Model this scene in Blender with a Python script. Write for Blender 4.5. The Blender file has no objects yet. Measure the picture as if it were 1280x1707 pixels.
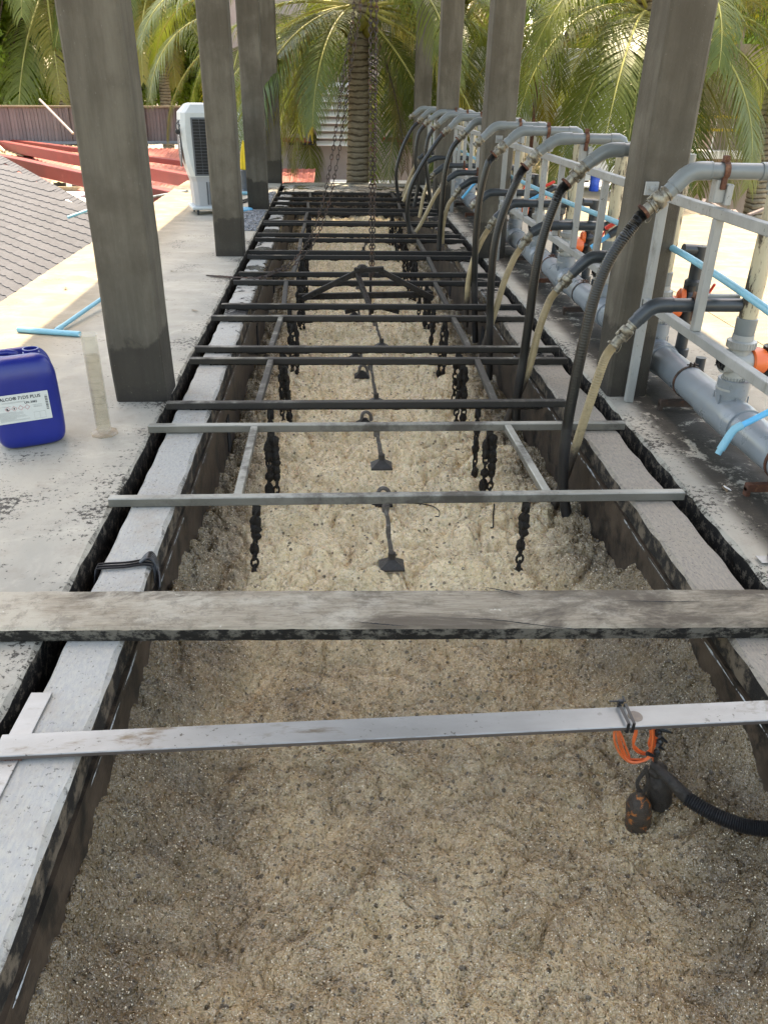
import bpy, math, random
import numpy as np
from mathutils import Vector, Matrix
random.seed(7); RNG = np.random.default_rng(7)
S = bpy.context.scene
COL = S.collection
R = math.radians

# ------------------------------------------------------------------ camera
CW, CH, FPX, HC = 1280., 1707., 1300., 1.5
cx, cy = CW/2, CH/2
def _axes():
    fw = np.array([555-cx, 142-cy, FPX]); fw /= np.linalg.norm(fw)
    ny = -((555-cx)*(594-cx)+FPX*FPX)/(142-cy)
    dn = np.array([594-cx, ny, FPX]); dn /= np.linalg.norm(dn)
    X = np.cross(fw, -dn); X /= np.linalg.norm(X)
    if X[0] < 0: X = -X
    return np.array([X, fw, -dn])
RM = _axes()
cd = bpy.data.cameras.new('camera'); cam = bpy.data.objects.new('camera', cd); COL.objects.link(cam)
cd.sensor_fit = 'HORIZONTAL'; cd.sensor_width = 36; cd.lens = FPX*36/CW
cd.clip_start = 0.05; cd.clip_end = 500
mw = Matrix.Identity(4)
for i in range(3):
    mw[i][0] = RM[i, 0]; mw[i][1] = -RM[i, 1]; mw[i][2] = -RM[i, 2]
mw[2][3] = HC
cam.matrix_world = mw
S.camera = cam
# ------------------------------------------------------------------ light
SUN_EL, SUN_AZ = 66, 8          # degrees; azimuth measured from +Y towards +X
w = bpy.data.worlds.new('World'); S.world = w; w.use_nodes = True
nt = w.node_tree; bg = nt.nodes['Background']
sky = nt.nodes.new('ShaderNodeTexSky'); sky.sky_type = 'NISHITA'; sky.sun_disc = False
sky.sun_elevation = R(SUN_EL); sky.sun_rotation = R(SUN_AZ); sky.air_density = 1.0; sky.dust_density = 2.0
nt.links.new(sky.outputs[0], bg.inputs[0]); bg.inputs[1].default_value = 0.15
sl = bpy.data.lights.new('sun', 'SUN'); sl.energy = 2.15; sl.angle = R(0.5); sl.color = (1, .955, .88)
so = bpy.data.objects.new('sun', sl); COL.objects.link(so)
sd = Vector((math.sin(R(SUN_AZ))*math.cos(R(SUN_EL)), math.cos(R(SUN_AZ))*math.cos(R(SUN_EL)), math.sin(R(SUN_EL))))
so.rotation_euler = sd.to_track_quat('Z', 'Y').to_euler(); so.location = (0, 5, 12)
S.view_settings.view_transform = 'Standard'; S.view_settings.look = 'None'
S.view_settings.exposure = 2.55
S.view_settings.use_white_balance = True; S.view_settings.white_balance_temperature = 8900; S.view_settings.white_balance_tint = 9.5; S.view_settings.gamma = 1
S.view_settings.use_curve_mapping = False
S.render.engine = 'CYCLES'
S.cycles.max_bounces = 8; S.cycles.diffuse_bounces = 5; S.cycles.transparent_max_bounces = 16

# ------------------------------------------------------------------ ray helpers (photo pixel -> point on a known plane)
def _ray(px, py): return RM @ np.array([px-cx, py-cy, FPX])
def PZ(px, py, z=0.):
    d = _ray(px, py); t = (z-HC)/d[2]; return Vector(d*t+[0, 0, HC])
def PY(px, py, y):
    d = _ray(px, py); t = y/d[1]; return Vector(d*t+[0, 0, HC])
def PX(px, py, x):
    d = _ray(px, py); t = x/d[0]; return Vector(d*t+[0, 0, HC])

# ------------------------------------------------------------------ mesh builder
class MB:
    def __init__(s): s.v = []; s.f = []; s.m = []
    def add(s, vs, fs, mi=0):
        n = len(s.v); s.v.extend([tuple(p) for p in vs]); s.f.extend([tuple(i+n for i in f) for f in fs]); s.m.extend([mi]*len(fs)); return s
    def box(s, c, d, rot=None, mi=0, ch=0.0):
        x, y, z = d[0]/2, d[1]/2, d[2]/2
        if ch > 0:
            vs = []; fs = []
            # chamfered box: 24 verts
            idx = {}
            for sx in (-1, 1):
                for sy in (-1, 1):
                    for sz in (-1, 1):
                        for a in range(3):
                            p = [sx*(x-ch), sy*(y-ch), sz*(z-ch)]; p[a] = (sx*x, sy*y, sz*z)[a]
                            idx[(sx, sy, sz, a)] = len(vs); vs.append(Vector(p))
            sg = (-1, 1)
            for a in range(3):
                b, c2 = [(1, 2), (0, 2), (0, 1)][a]
                for q in sg:
                    def k(u, v, ax=a):
                        t = [0, 0, 0]; t[a] = q; t[b] = u; t[c2] = v; return idx[(t[0], t[1], t[2], ax)]
                    fs.append((k(-1, -1), k(1, -1), k(1, 1), k(-1, 1)))
            for a in range(3):           # edges parallel to axis a
                b, c2 = [(1, 2), (0, 2), (0, 1)][a]
                for u in sg:
                    for v in sg:
                        def k2(q, ax):
                            t = [0, 0, 0]; t[a] = q; t[b] = u; t[c2] = v; return idx[(t[0], t[1], t[2], ax)]
                        fs.append((k2(-1, b), k2(1, b), k2(1, c2), k2(-1, c2)))
            for sx in sg:
                for sy in sg:
                    for sz in sg: fs.append(tuple(idx[(sx, sy, sz, a)] for a in range(3)))
        else:
            vs = [Vector((a*x, b*y, e*z)) for a in (-1, 1) for b in (-1, 1) for e in (-1, 1)]
            fs = [(0, 1, 3, 2), (4, 6, 7, 5), (0, 4, 5, 1), (2, 3, 7, 6), (0, 2, 6, 4), (1, 5, 7, 3)]
        if rot is not None: vs = [rot @ p for p in vs]
        c = Vector(c); return s.add([p+c for p in vs], fs, mi)
    def beam(s, p0, p1, w, h, up=(0, 0, 1), ch=0.003, mi=0):
        p0 = Vector(p0); p1 = Vector(p1); d = p1-p0; L = d.length; d = d/L
        up = Vector(up); side = d.cross(up).normalized(); up = side.cross(d)
        rot = Matrix((side, d, up)).transposed()
        return s.box((p0+p1)/2, (w, L, h), rot, mi, ch)
    def tube(s, pts, r, n=12, mi=0, cap=True, flat=1.0):
        pts = [Vector(p) for p in pts]; N = len(pts)
        rr = r if hasattr(r, '__len__') else [r]*N
        T = []
        for i in range(N):
            t = pts[min(i+1, N-1)]-pts[max(i-1, 0)]
            T.append(t.normalized() if t.length > 1e-9 else Vector((0, 0, 1)))
        a = Vector((0, 0, 1)) if abs(T[0].z) < .9 else Vector((1, 0, 0))
        u = T[0].cross(a).normalized(); base = len(s.v); vs = []; fs = []
        for i in range(N):
            u = (u-T[i]*u.dot(T[i])).normalized(); v = T[i].cross(u)
            for k in range(n):
                an = 2*math.pi*k/n
                vs.append(pts[i]+(u*math.cos(an)+v*math.sin(an)*flat)*rr[i])
        for i in range(N-1):
            for k in range(n):
                k2 = (k+1) % n; fs.append((i*n+k, i*n+k2, (i+1)*n+k2, (i+1)*n+k))
        if cap: fs.append(tuple(reversed(range(n)))); fs.append(tuple((N-1)*n+k for k in range(n)))
        return s.add(vs, fs, mi)
    def lathe(s, p0, ax, prof, n=16, mi=0, cap=True):
        ax = Vector(ax).normalized(); p0 = Vector(p0)
        a = Vector((0, 0, 1)) if abs(ax.z) < .9 else Vector((1, 0, 0))
        u = ax.cross(a).normalized(); v = ax.cross(u); vs = []; fs = []
        for (h, r) in prof:
            for k in range(n):
                an = 2*math.pi*k/n; vs.append(p0+ax*h+(u*math.cos(an)+v*math.sin(an))*r)
        for i in range(len(prof)-1):
            for k in range(n):
                k2 = (k+1) % n; fs.append((i*n+k, (i+1)*n+k, (i+1)*n+k2, i*n+k2))
        if cap: fs.append(tuple(range(n))); fs.append(tuple((len(prof)-1)*n+k for k in reversed(range(n))))
        return s.add(vs, fs, mi)
    def prism(s, poly, ax, mi=0):          # polygon extruded by vector
        ax = Vector(ax); n = len(poly); vs = [Vector(p) for p in poly]+[Vector(p)+ax for p in poly]
        fs = [tuple(range(n)), tuple(reversed(range(n, 2*n)))]+[(i, n+i, n+(i+1) % n, (i+1) % n) for i in range(n)]
        return s.add(vs, fs, mi)
    def mesh(s, name, mats, smooth=False, fixn=True):
        me = bpy.data.meshes.new(name); me.from_pydata(s.v, [], s.f)
        if not isinstance(mats, (list, tuple)): mats = [mats]
        for m in mats: me.materials.append(m)
        if len(mats) > 1: me.polygons.foreach_set('material_index', s.m)
        if fixn:
            import bmesh
            bm = bmesh.new(); bm.from_mesh(me); bmesh.ops.recalc_face_normals(bm, faces=bm.faces); bm.to_mesh(me); bm.free()
        if smooth: smooth_me(me, smooth if smooth is not True else 40)
        me.update(); return me
    def build(s, name, mats, parent=None, smooth=False, fixn=True):
        return link(name, s.mesh(name, mats, smooth, fixn), parent)
def smooth_me(me, ang):
    me.polygons.foreach_set('use_smooth', [True]*len(me.polygons))
    if ang < 179: me.set_sharp_from_angle(angle=R(ang))
def link(name, data, parent=None):
    o = bpy.data.objects.new(name, data); COL.objects.link(o)
    if parent is not None: o.parent = parent
    return o
def tag(o, label=None, cat=None, group=None, kind=None):
    if label: o['label'] = label
    if cat: o['category'] = cat
    if group: o['group'] = group
    if kind: o['kind'] = kind
    return o
def thing(name, label, cat, loc=(0, 0, 0), rz=0, group=None):
    o = link(name, None); o.location = loc; o.rotation_euler = (0, 0, rz); o.empty_display_size = .05
    return tag(o, label, cat, group)
def local(o, p):                            # world point -> o's frame
    m = Matrix.Translation(o.location) @ Matrix.Rotation(o.rotation_euler.z, 4, 'Z')
    return m.inverted() @ Vector(p)
def dup(root, loc=None, rz=None, label=None):
    r = root.copy(); COL.objects.link(r)
    if loc is not None: r.location = loc
    if rz is not None: r.rotation_euler = (0, 0, rz)
    if label: r['label'] = label
    for ch in list(root.children):
        c = ch.copy(); COL.objects.link(c); c.parent = r
        for g in list(ch.children):
            d = g.copy(); COL.objects.link(d); d.parent = c
    return r
def spline(pts, n):
    pts = [Vector(p) for p in pts]; P = [pts[0]*2-pts[1]]+pts+[pts[-1]*2-pts[-2]]; out = []
    seg = len(pts)-1
    for i in range(n+1):
        t = i/n*seg; k = min(int(t), seg-1); u = t-k; a, b, c, d = P[k:k+4]
        out.append(.5*((2*b)+(c-a)*u+(2*a-5*b+4*c-d)*u*u+(3*b-a-3*c+d)*u**3))
    return out
ORD = ['nearest', 'second nearest', 'third nearest', 'fourth nearest', 'fifth nearest', 'sixth nearest', 'seventh nearest', 'eighth nearest', 'ninth nearest', 'tenth nearest', 'eleventh nearest', 'twelfth nearest']

# ------------------------------------------------------------------ materials
class NT:
    def __init__(s, name):
        s.m = bpy.data.materials.new(name); s.m.use_nodes = True; s.t = s.m.node_tree
        s.b = s.t.nodes['Principled BSDF']; s.out = s.t.nodes['Material Output']
        tc = s.t.nodes.new('ShaderNodeTexCoord'); s.co = tc.outputs['Object']; s.geo = None; s.gco = None
    def n(s, ty, **kw):
        x = s.t.nodes.new(ty)
        for k, v in kw.items(): setattr(x, k, v)
        return x
    def L(s, a, b): s.t.links.new(a, b)
    def put(s, sock, v):
        if isinstance(v, (int, float)): sock.default_value = v
        elif isinstance(v, (tuple, list)): sock.default_value = (*v, 1) if len(v) == 3 and sock.type == 'RGBA' else v
        else: s.L(v, sock)
    def world(s):
        if s.gco is None: s.gco = s.n('ShaderNodeNewGeometry').outputs['Position']
        return s.gco
    def vec(s, scale=(1, 1, 1), co=None, rnd=False):
        mp = s.n('ShaderNodeMapping'); s.L(co or s.co, mp.inputs[0]); mp.inputs['Scale'].default_value = scale
        return mp.outputs[0]
    def noise(s, sc, det=5, rough=.6, co=None, stretch=None, dist=0):
        x = s.n('ShaderNodeTexNoise'); x.inputs['Scale'].default_value = sc; x.inputs['Detail'].default_value = det
        x.inputs['Roughness'].default_value = rough; x.inputs['Distortion'].default_value = dist
        s.L(s.vec(stretch, co) if stretch else (co or s.co), x.inputs['Vector']); return x.outputs['Fac']
    def vor(s, sc, co=None, feat='F1', out='Distance', rnd=1, stretch=None):
        x = s.n('ShaderNodeTexVoronoi', feature=feat); x.inputs['Scale'].default_value = sc
        x.inputs['Randomness'].default_value = rnd
        s.L(s.vec(stretch, co) if stretch else (co or s.co), x.inputs['Vector']); return x.outputs[out]
    def ramp(s, f, a, b, lo=0., hi=1.):
        x = s.n('ShaderNodeMapRange', interpolation_type='SMOOTHSTEP'); s.put(x.inputs[0], f)
        for i, v in enumerate((a, b, lo, hi)): x.inputs[i+1].default_value = v
        return x.outputs[0]
    def mix(s, f, a, b, mode='MIX'):
        x = s.n('ShaderNodeMix', data_type='RGBA', blend_type=mode); s.put(x.inputs[0], f); s.put(x.inputs[6], a); s.put(x.inputs[7], b)
        return x.outputs[2]
    def mth(s, op, a, b=0.):
        x = s.n('ShaderNodeMath', operation=op); s.put(x.inputs[0], a); s.put(x.inputs[1], b); return x.outputs[0]
    def sep(s, v):
        x = s.n('ShaderNodeSeparateXYZ'); s.L(v, x.inputs[0]); return x.outputs
    def normal_z(s):
        g = s.n('ShaderNodeNewGeometry'); return s.sep(g.outputs['Normal'])[2]
    def rnd(s): return s.n('ShaderNodeObjectInfo').outputs['Random']
    def bump(s, h, strength=.3, dist=.01, prev=None):
        x = s.n('ShaderNodeBump'); x.inputs['Strength'].default_value = strength; x.inputs['Distance'].default_value = dist
        s.L(h, x.inputs['Height'])
        if prev: s.L(prev, x.inputs['Normal'])
        return x.outputs[0]
    def fin(s, col, rough=.7, metal=0, nrm=None, spec=.5, coat=0):
        s.put(s.b.inputs['Base Color'], col); s.put(s.b.inputs['Roughness'], rough); s.put(s.b.inputs['Metallic'], metal)
        s.b.inputs['Specular IOR Level'].default_value = spec; s.b.inputs['Coat Weight'].default_value = coat
        if nrm is not None: s.L(nrm, s.b.inputs['Normal'])
        return s.m
def grimy(name, c1, c2, dirt, sc=6, dirt_lo=.55, dirt_hi=.7, dsc=9, rough=.8, metal=0, speck=0, stretch=(1, 1, 1), bs=.25, side=None, spec=.4, grain=60, rough_d=None, var=0):
    N = NT(name); co = N.vec(stretch)
    a = N.noise(sc, 6, .6, co); col = N.mix(N.ramp(a, .3, .7), c1, c2)
    if var: 
        col = N.mix(N.mth('MULTIPLY', N.rnd(), var), col, tuple(x*.45 for x in c1))
    d = N.ramp(N.noise(dsc, 8, .7, co, dist=.3), dirt_lo, dirt_hi); col = N.mix(d, col, dirt)
    if speck:
        k = N.ramp(N.noise(55, 3, .7), .62, .68); k2 = N.ramp(N.noise(3, 3), .45, .6)
        col = N.mix(N.mth('MULTIPLY', N.mth('MULTIPLY', k, k2), speck), col, tuple(x*.35 for x in dirt))
    if side:
        s_ = N.ramp(N.mth('ADD', N.normal_z(), N.mth('MULTIPLY', N.mth('SUBTRACT', N.noise(14, 6, .7), .5), 1.6)), .75, .25)
        col = N.mix(s_, col, side)
    h = N.mth('ADD', N.noise(grain, 5, .7, co), N.mth('MULTIPLY', a, 1.5))
    r = rough if rough_d is None else N.ramp(d, 0, 1, rough, rough_d)
    return N.fin(col, r, metal, N.bump(h, bs, .01), spec)
def plain(name, c, rough=.5, metal=0, sc=12, v=.25, bs=.05, spec=.5, dirt=.0, dcol=(.12, .09, .06)):
    N = NT(name); a = N.noise(sc, 5, .65)
    col = N.mix(N.ramp(a, .25, .75), tuple(x*(1-v) for x in c), tuple(min(1, x*(1+v)) for x in c))
    if dirt: col = N.mix(N.mth('MULTIPLY', N.ramp(N.noise(sc*.7, 7, .7, dist=.4), .5, .72), dirt), col, dcol)
    return N.fin(col, N.ramp(a, .2, .8, rough*.8, min(1, rough*1.25)), metal, N.bump(N.noise(sc*6, 4, .7), bs, .004), spec)

M = {}
# left deck cement: pale grey, broad water marks, black mould specks
def deck_mat():
    N = NT('deck_cement'); co = N.world(); xyz = N.sep(co)
    a = N.noise(1.6, 7, .62, co, dist=.5); col = N.mix(N.ramp(a, .32, .68), (.39, .355, .29), (.30, .28, .235))
    b = N.noise(2.6, 8, .72, N.vec((.85, 1.3, 1), co), dist=1.0); col = N.mix(N.mth('MULTIPLY', N.ramp(b, .5, .72), .7), col, (.46, .41, .33))
    c = N.ramp(N.noise(7, 8, .75, co), .5, .7); col = N.mix(N.mth('MULTIPLY', c, .45), col, (.25, .21, .165))
    # mould: black flecks in patches, thick near the gutters
    mx = N.ramp(N.mth('ABSOLUTE', N.mth('SUBTRACT', xyz[0], .29)), 1.17, 1.45, .13, 0)
    patch = N.mth('ADD', N.noise(2.2, 4, .6, co), mx)
    dx_ = N.mth('MULTIPLY', N.mth('ADD', xyz[0], 1.5), 1.6); dy_ = N.mth('SUBTRACT', xyz[1], 2.75); rr_ = N.mth('ADD', N.mth('MULTIPLY', dx_, dx_), N.mth('MULTIPLY', dy_, dy_))
    patch = N.mth('ADD', patch, N.ramp(rr_, .22, .0, 0, .22))
    fl = N.noise(42, 5, .75, co); m = N.ramp(N.mth('ADD', fl, N.mth('MULTIPLY', patch, .75)), 1.0, 1.07)
    col = N.mix(N.mth('MULTIPLY', m, .9), col, (.022, .018, .015))
    dust_suntone = N.ramp(N.mth('ADD', N.mth('ABSOLUTE', N.mth('SUBTRACT', xyz[0], .4)), N.mth('MULTIPLY', b, .5)), 2.2, 2.7); col = N.mix(N.mth('MULTIPLY', dust_suntone, .75), col, N.mix(N.ramp(b, .4, .65), (.20, .155, .095), (.27, .22, .15)))  # dusty tan outer strips; colour also darkened to offset the sun falling there
    # heavy mould on the right-hand walkway round the pipework
    rx = N.mth('MULTIPLY', N.ramp(xyz[0], 1.55, 1.66), N.ramp(xyz[0], 2.35, 2.0))
    rm = N.mth('MULTIPLY', N.ramp(N.mth('ADD', N.noise(5, 8, .75, co, dist=.6), N.mth('MULTIPLY', fl, .35)), .53, .64), rx)
    col = N.mix(N.mth('MULTIPLY', rm, .93), col, (.016, .0125, .0095))
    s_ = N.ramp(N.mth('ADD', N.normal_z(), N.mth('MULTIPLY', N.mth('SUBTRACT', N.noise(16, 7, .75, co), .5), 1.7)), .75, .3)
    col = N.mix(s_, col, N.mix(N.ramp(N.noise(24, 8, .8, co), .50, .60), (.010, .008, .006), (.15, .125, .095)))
    h = N.mth('ADD', N.noise(45, 6, .75, co), N.mth('MULTIPLY', b, 1.2))
    return N.fin(col, N.ramp(b, .4, .7, .85, .6), 0, N.bump(h, .35, .008), .35)
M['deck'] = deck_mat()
def wall_mat():
    N = NT('wall_cement'); co = N.world(); xyz = N.sep(co)
    far = N.ramp(xyz[1], 3.6, 6.5); right = N.ramp(xyz[0], .2, .4)
    a = N.noise(110, 5, .7, N.vec((1, .3, 1), co)); base = N.mix(right, (.405, .38, .33), (.34, .29, .225))
    dark = N.mix(right, (.33, .325, .305), (.25, .215, .18)); col = N.mix(N.ramp(a, .35, .65), dark, base)
    col = N.mix(N.mth('MULTIPLY', N.ramp(N.noise(5, 7, .7, co), .45, .75), .6), col, (.31, .26, .20))
    # grime creeping in from the inner edge
    ed = N.mth('ABSOLUTE', N.mth('SUBTRACT', xyz[0], .28)); e = N.ramp(ed, .94, .975, .2, 0)
    g = N.ramp(N.mth('ADD', N.mth('ADD', N.noise(22, 7, .75, co), e), N.mth('MULTIPLY', far, .14)), .80, .92)
    col = N.mix(N.mth('MULTIPLY', g, .9), col, (.05, .04, .03))
    # wet black sludge pools further back
    pool = N.ramp(N.mth('ADD', N.noise(2.6, 6, .65, co, dist=.8), N.mth('MULTIPLY', far, .12)), .60, .66)
    pool = N.mth('MULTIPLY', pool, N.ramp(xyz[1], 3.4, 4.2)); col = N.mix(pool, col, (.03, .029, .028))
    sp = N.ramp(N.mth('ADD', N.noise(70, 4, .7, co), N.mth('MULTIPLY', N.noise(3, 4, .6, co), .2)), .70, .76); col = N.mix(N.mth('MULTIPLY', sp, .75), col, (.07, .06, .05))
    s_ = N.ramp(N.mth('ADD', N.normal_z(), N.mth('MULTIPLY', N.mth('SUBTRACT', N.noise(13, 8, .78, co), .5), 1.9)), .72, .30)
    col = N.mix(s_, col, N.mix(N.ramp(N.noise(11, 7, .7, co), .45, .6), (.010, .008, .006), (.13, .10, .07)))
    h = N.mth('ADD', N.noise(50, 6, .75, co), N.mth('MULTIPLY', a, .6))
    return N.fin(col, N.ramp(pool, 0, 1, .82, .18), 0, N.bump(h, .4, .008), .4)
M['wall'] = wall_mat()
M['face'] = grimy('tank_inner_face', (.036, .024, .016), (.075, .052, .035), (.010, .008, .006), 9, .47, .62, 6, rough=.55, bs=.2, grain=35)
M['black'] = grimy('gutter_black', (.008, .0065, .005), (.012, .010, .008), (.005, .005, .005), 8, rough=.8, spec=.1)
M['chalk'] = grimy('chalk_line', (.52, .55, .56), (.38, .40, .41), (.10, .09, .09), 20, .5, .6, 40)
def column_mat():
    N = NT('column_plaster'); co = N.world(); z = N.sep(co)[2]
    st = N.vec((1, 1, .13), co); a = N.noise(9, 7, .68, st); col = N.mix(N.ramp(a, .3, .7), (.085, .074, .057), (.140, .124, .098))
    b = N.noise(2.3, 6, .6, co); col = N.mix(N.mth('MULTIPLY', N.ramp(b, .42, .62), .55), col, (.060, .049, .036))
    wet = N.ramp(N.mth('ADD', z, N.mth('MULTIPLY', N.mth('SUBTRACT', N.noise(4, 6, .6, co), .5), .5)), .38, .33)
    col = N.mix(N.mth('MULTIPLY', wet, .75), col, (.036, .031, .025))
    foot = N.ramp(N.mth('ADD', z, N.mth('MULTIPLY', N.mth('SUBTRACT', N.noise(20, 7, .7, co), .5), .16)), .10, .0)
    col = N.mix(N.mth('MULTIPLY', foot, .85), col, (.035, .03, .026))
    sc = N.ramp(N.noise(120, 3, .7, N.vec((1, 1, .35), co)), .66, .74); col = N.mix(N.mth('MULTIPLY', sc, .35), col, (.30, .29, .26))
    h = N.mth('ADD', N.noise(38, 6, .75, co), a)
    return N.fin(col, .88, 0, N.bump(h, .5, .012), .25)
M['column'] = column_mat()
def steel(name, c1, c2, grime, amt, far):
    N = NT(name); co = N.world()
    a = N.noise(7, 7, .7, N.vec((.4, 1, 1), co)); col = N.mix(N.ramp(a, .3, .7), c1, c2)
    m = N.ramp(N.mth('ADD', N.noise(4, 7, .7, co), N.mth('MULTIPLY', N.ramp(N.mth('ABSOLUTE', N.mth('SUBTRACT', N.sep(co)[0], .28)), .9, .2), far)), .62-amt, .82-amt)
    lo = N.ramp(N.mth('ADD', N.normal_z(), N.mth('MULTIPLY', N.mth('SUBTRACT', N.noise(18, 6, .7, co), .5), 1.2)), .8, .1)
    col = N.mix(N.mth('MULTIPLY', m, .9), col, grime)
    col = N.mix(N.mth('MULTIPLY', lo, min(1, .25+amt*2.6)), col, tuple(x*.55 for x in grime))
    sp = N.ramp(N.noise(90, 4, .7, co), .62, .7); col = N.mix(N.mth('MULTIPLY', sp, .6), col, tuple(x*.7 for x in grime))
    return N.fin(col, N.ramp(m, 0, 1, .42, .7), N.ramp(m, 0, 1, .35, 0), N.bump(N.noise(60, 5, .7, co), .25, .004), .5)
M['beam0'] = steel('galvanised_beam', (.36, .345, .30), (.27, .255, .215), (.055, .042, .030), .10, .12)
M['beam1'] = steel('stained_beam', (.27, .25, .21), (.17, .15, .12), (.024, .018, .013), .24, .2)
M['beam2'] = steel('sludge_beam', (.20, .175, .135), (.10, .085, .065), (.012, .0095, .0075), .3, .25)
M['bar'] = grimy('flat_bar_steel', (.33, .325, .31), (.26, .255, .24), (.13, .095, .06), 9, .56, .72, 12, rough=.42, metal=.45, speck=.8, stretch=(.35, 1, 1), bs=.12, side=(.12, .10, .09))
M['whitesteel'] = grimy('white_painted_steel', (.30, .30, .285), (.23, .23, .215), (.10, .085, .065), 6, .56, .78, 8, rough=.45, speck=.9, stretch=(1, 1, .4), bs=.12)
M['rust'] = grimy('rusty_steel', (.10, .035, .018), (.055, .022, .014), (.20, .085, .04), 20, .5, .7, 22, rough=.75, bs=.5)
M['sludge'] = grimy('sludge_black', (.014, .011, .0085), (.026, .020, .015), (.007, .006, .005), 25, .5, .7, 30, rough=.5, spec=.25, bs=.8, grain=45)
M['slrust'] = grimy('sludge_rust_chain', (.05, .03, .022), (.03, .022, .018), (.12, .05, .028), 14, .5, .68, 16, rough=.6, bs=.6)
M['slfoot'] = grimy('stained_foot', (.045, .037, .03), (.03, .025, .02), (.11, .1, .085), 14, .55, .7, 30, rough=.45, bs=.5)
M['rod'] = grimy('stained_rod', (.13, .11, .095), (.07, .058, .048), (.22, .2, .18), 14, .52, .66, 30, rough=.45, bs=.5)
M['pvc'] = plain('grey_pvc', (.155, .170, .168), .34, sc=7, v=.08, bs=.03, dirt=.35, dcol=(.17, .16, .14))
M['pvcdark'] = plain('dark_grey_pvc', (.030, .036, .040), .36, sc=9, v=.12, bs=.03, dirt=.3, dcol=(.09, .085, .075))
M['pvcblue'] = plain('blue_grey_pvc', (.19, .215, .235), .3, sc=5, v=.06, bs=.02, dirt=.5, dcol=(.20, .19, .16))
M['pvcvalve'] = plain('pale_grey_pvc', (.30, .30, .28), .4, sc=9, v=.08, bs=.03, dirt=.45, dcol=(.22, .2, .16))
M['cyan'] = plain('cyan_pipe', (.15, .38, .47), .4, sc=6, v=.12, bs=.03, dirt=.5, dcol=(.22, .33, .35))
M['cyanbright'] = plain('bright_blue_pipe', (.07, .38, .62), .38, sc=6, v=.12, bs=.03)
M['orange'] = plain('orange_plastic', (.72, .13, .03), .4, sc=9, v=.08)
M['red'] = plain('red_plastic', (.62, .04, .025), .4, sc=9, v=.12)
M['blackpl'] = plain('black_plastic', (.008, .008, .009), .35, sc=12, v=.3)
def hose_mat(name, c, grime, mask_z, rough=.35):
    N = NT(name); co = N.world(); z = N.sep(co)[2]
    a = N.noise(12, 6, .7, co); col = N.mix(N.ramp(a, .3, .7), c, tuple(x*.72 for x in c))
    m = N.ramp(N.mth('ADD', z, N.mth('MULTIPLY', N.mth('SUBTRACT', N.noise(9, 7, .7, co), .5), .25)), mask_z+.06, mask_z-.05)
    m2 = N.mth('MULTIPLY', N.ramp(N.noise(25, 7, .75, co), .55, .7), .45)
    col = N.mix(N.mth('MAXIMUM', m, m2), col, grime)
    return N.fin(col, N.ramp(m, 0, 1, rough, .6), 0, N.bump(N.noise(50, 5, .7, co), .2, .003), .5)
M['hose'] = hose_mat('black_hose', (.0055, .0055, .0052), (.013, .0105, .0085), .12, .32)
M['tan'] = hose_mat('tan_hose', (.37, .28, .155), (.045, .032, .022), -.02, .42)
M['cam'] = grimy('camlock_alloy', (.27, .245, .195), (.17, .15, .115), (.07, .05, .032), 25, .52, .68, 30, rough=.38, metal=.7, bs=.3)
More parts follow.
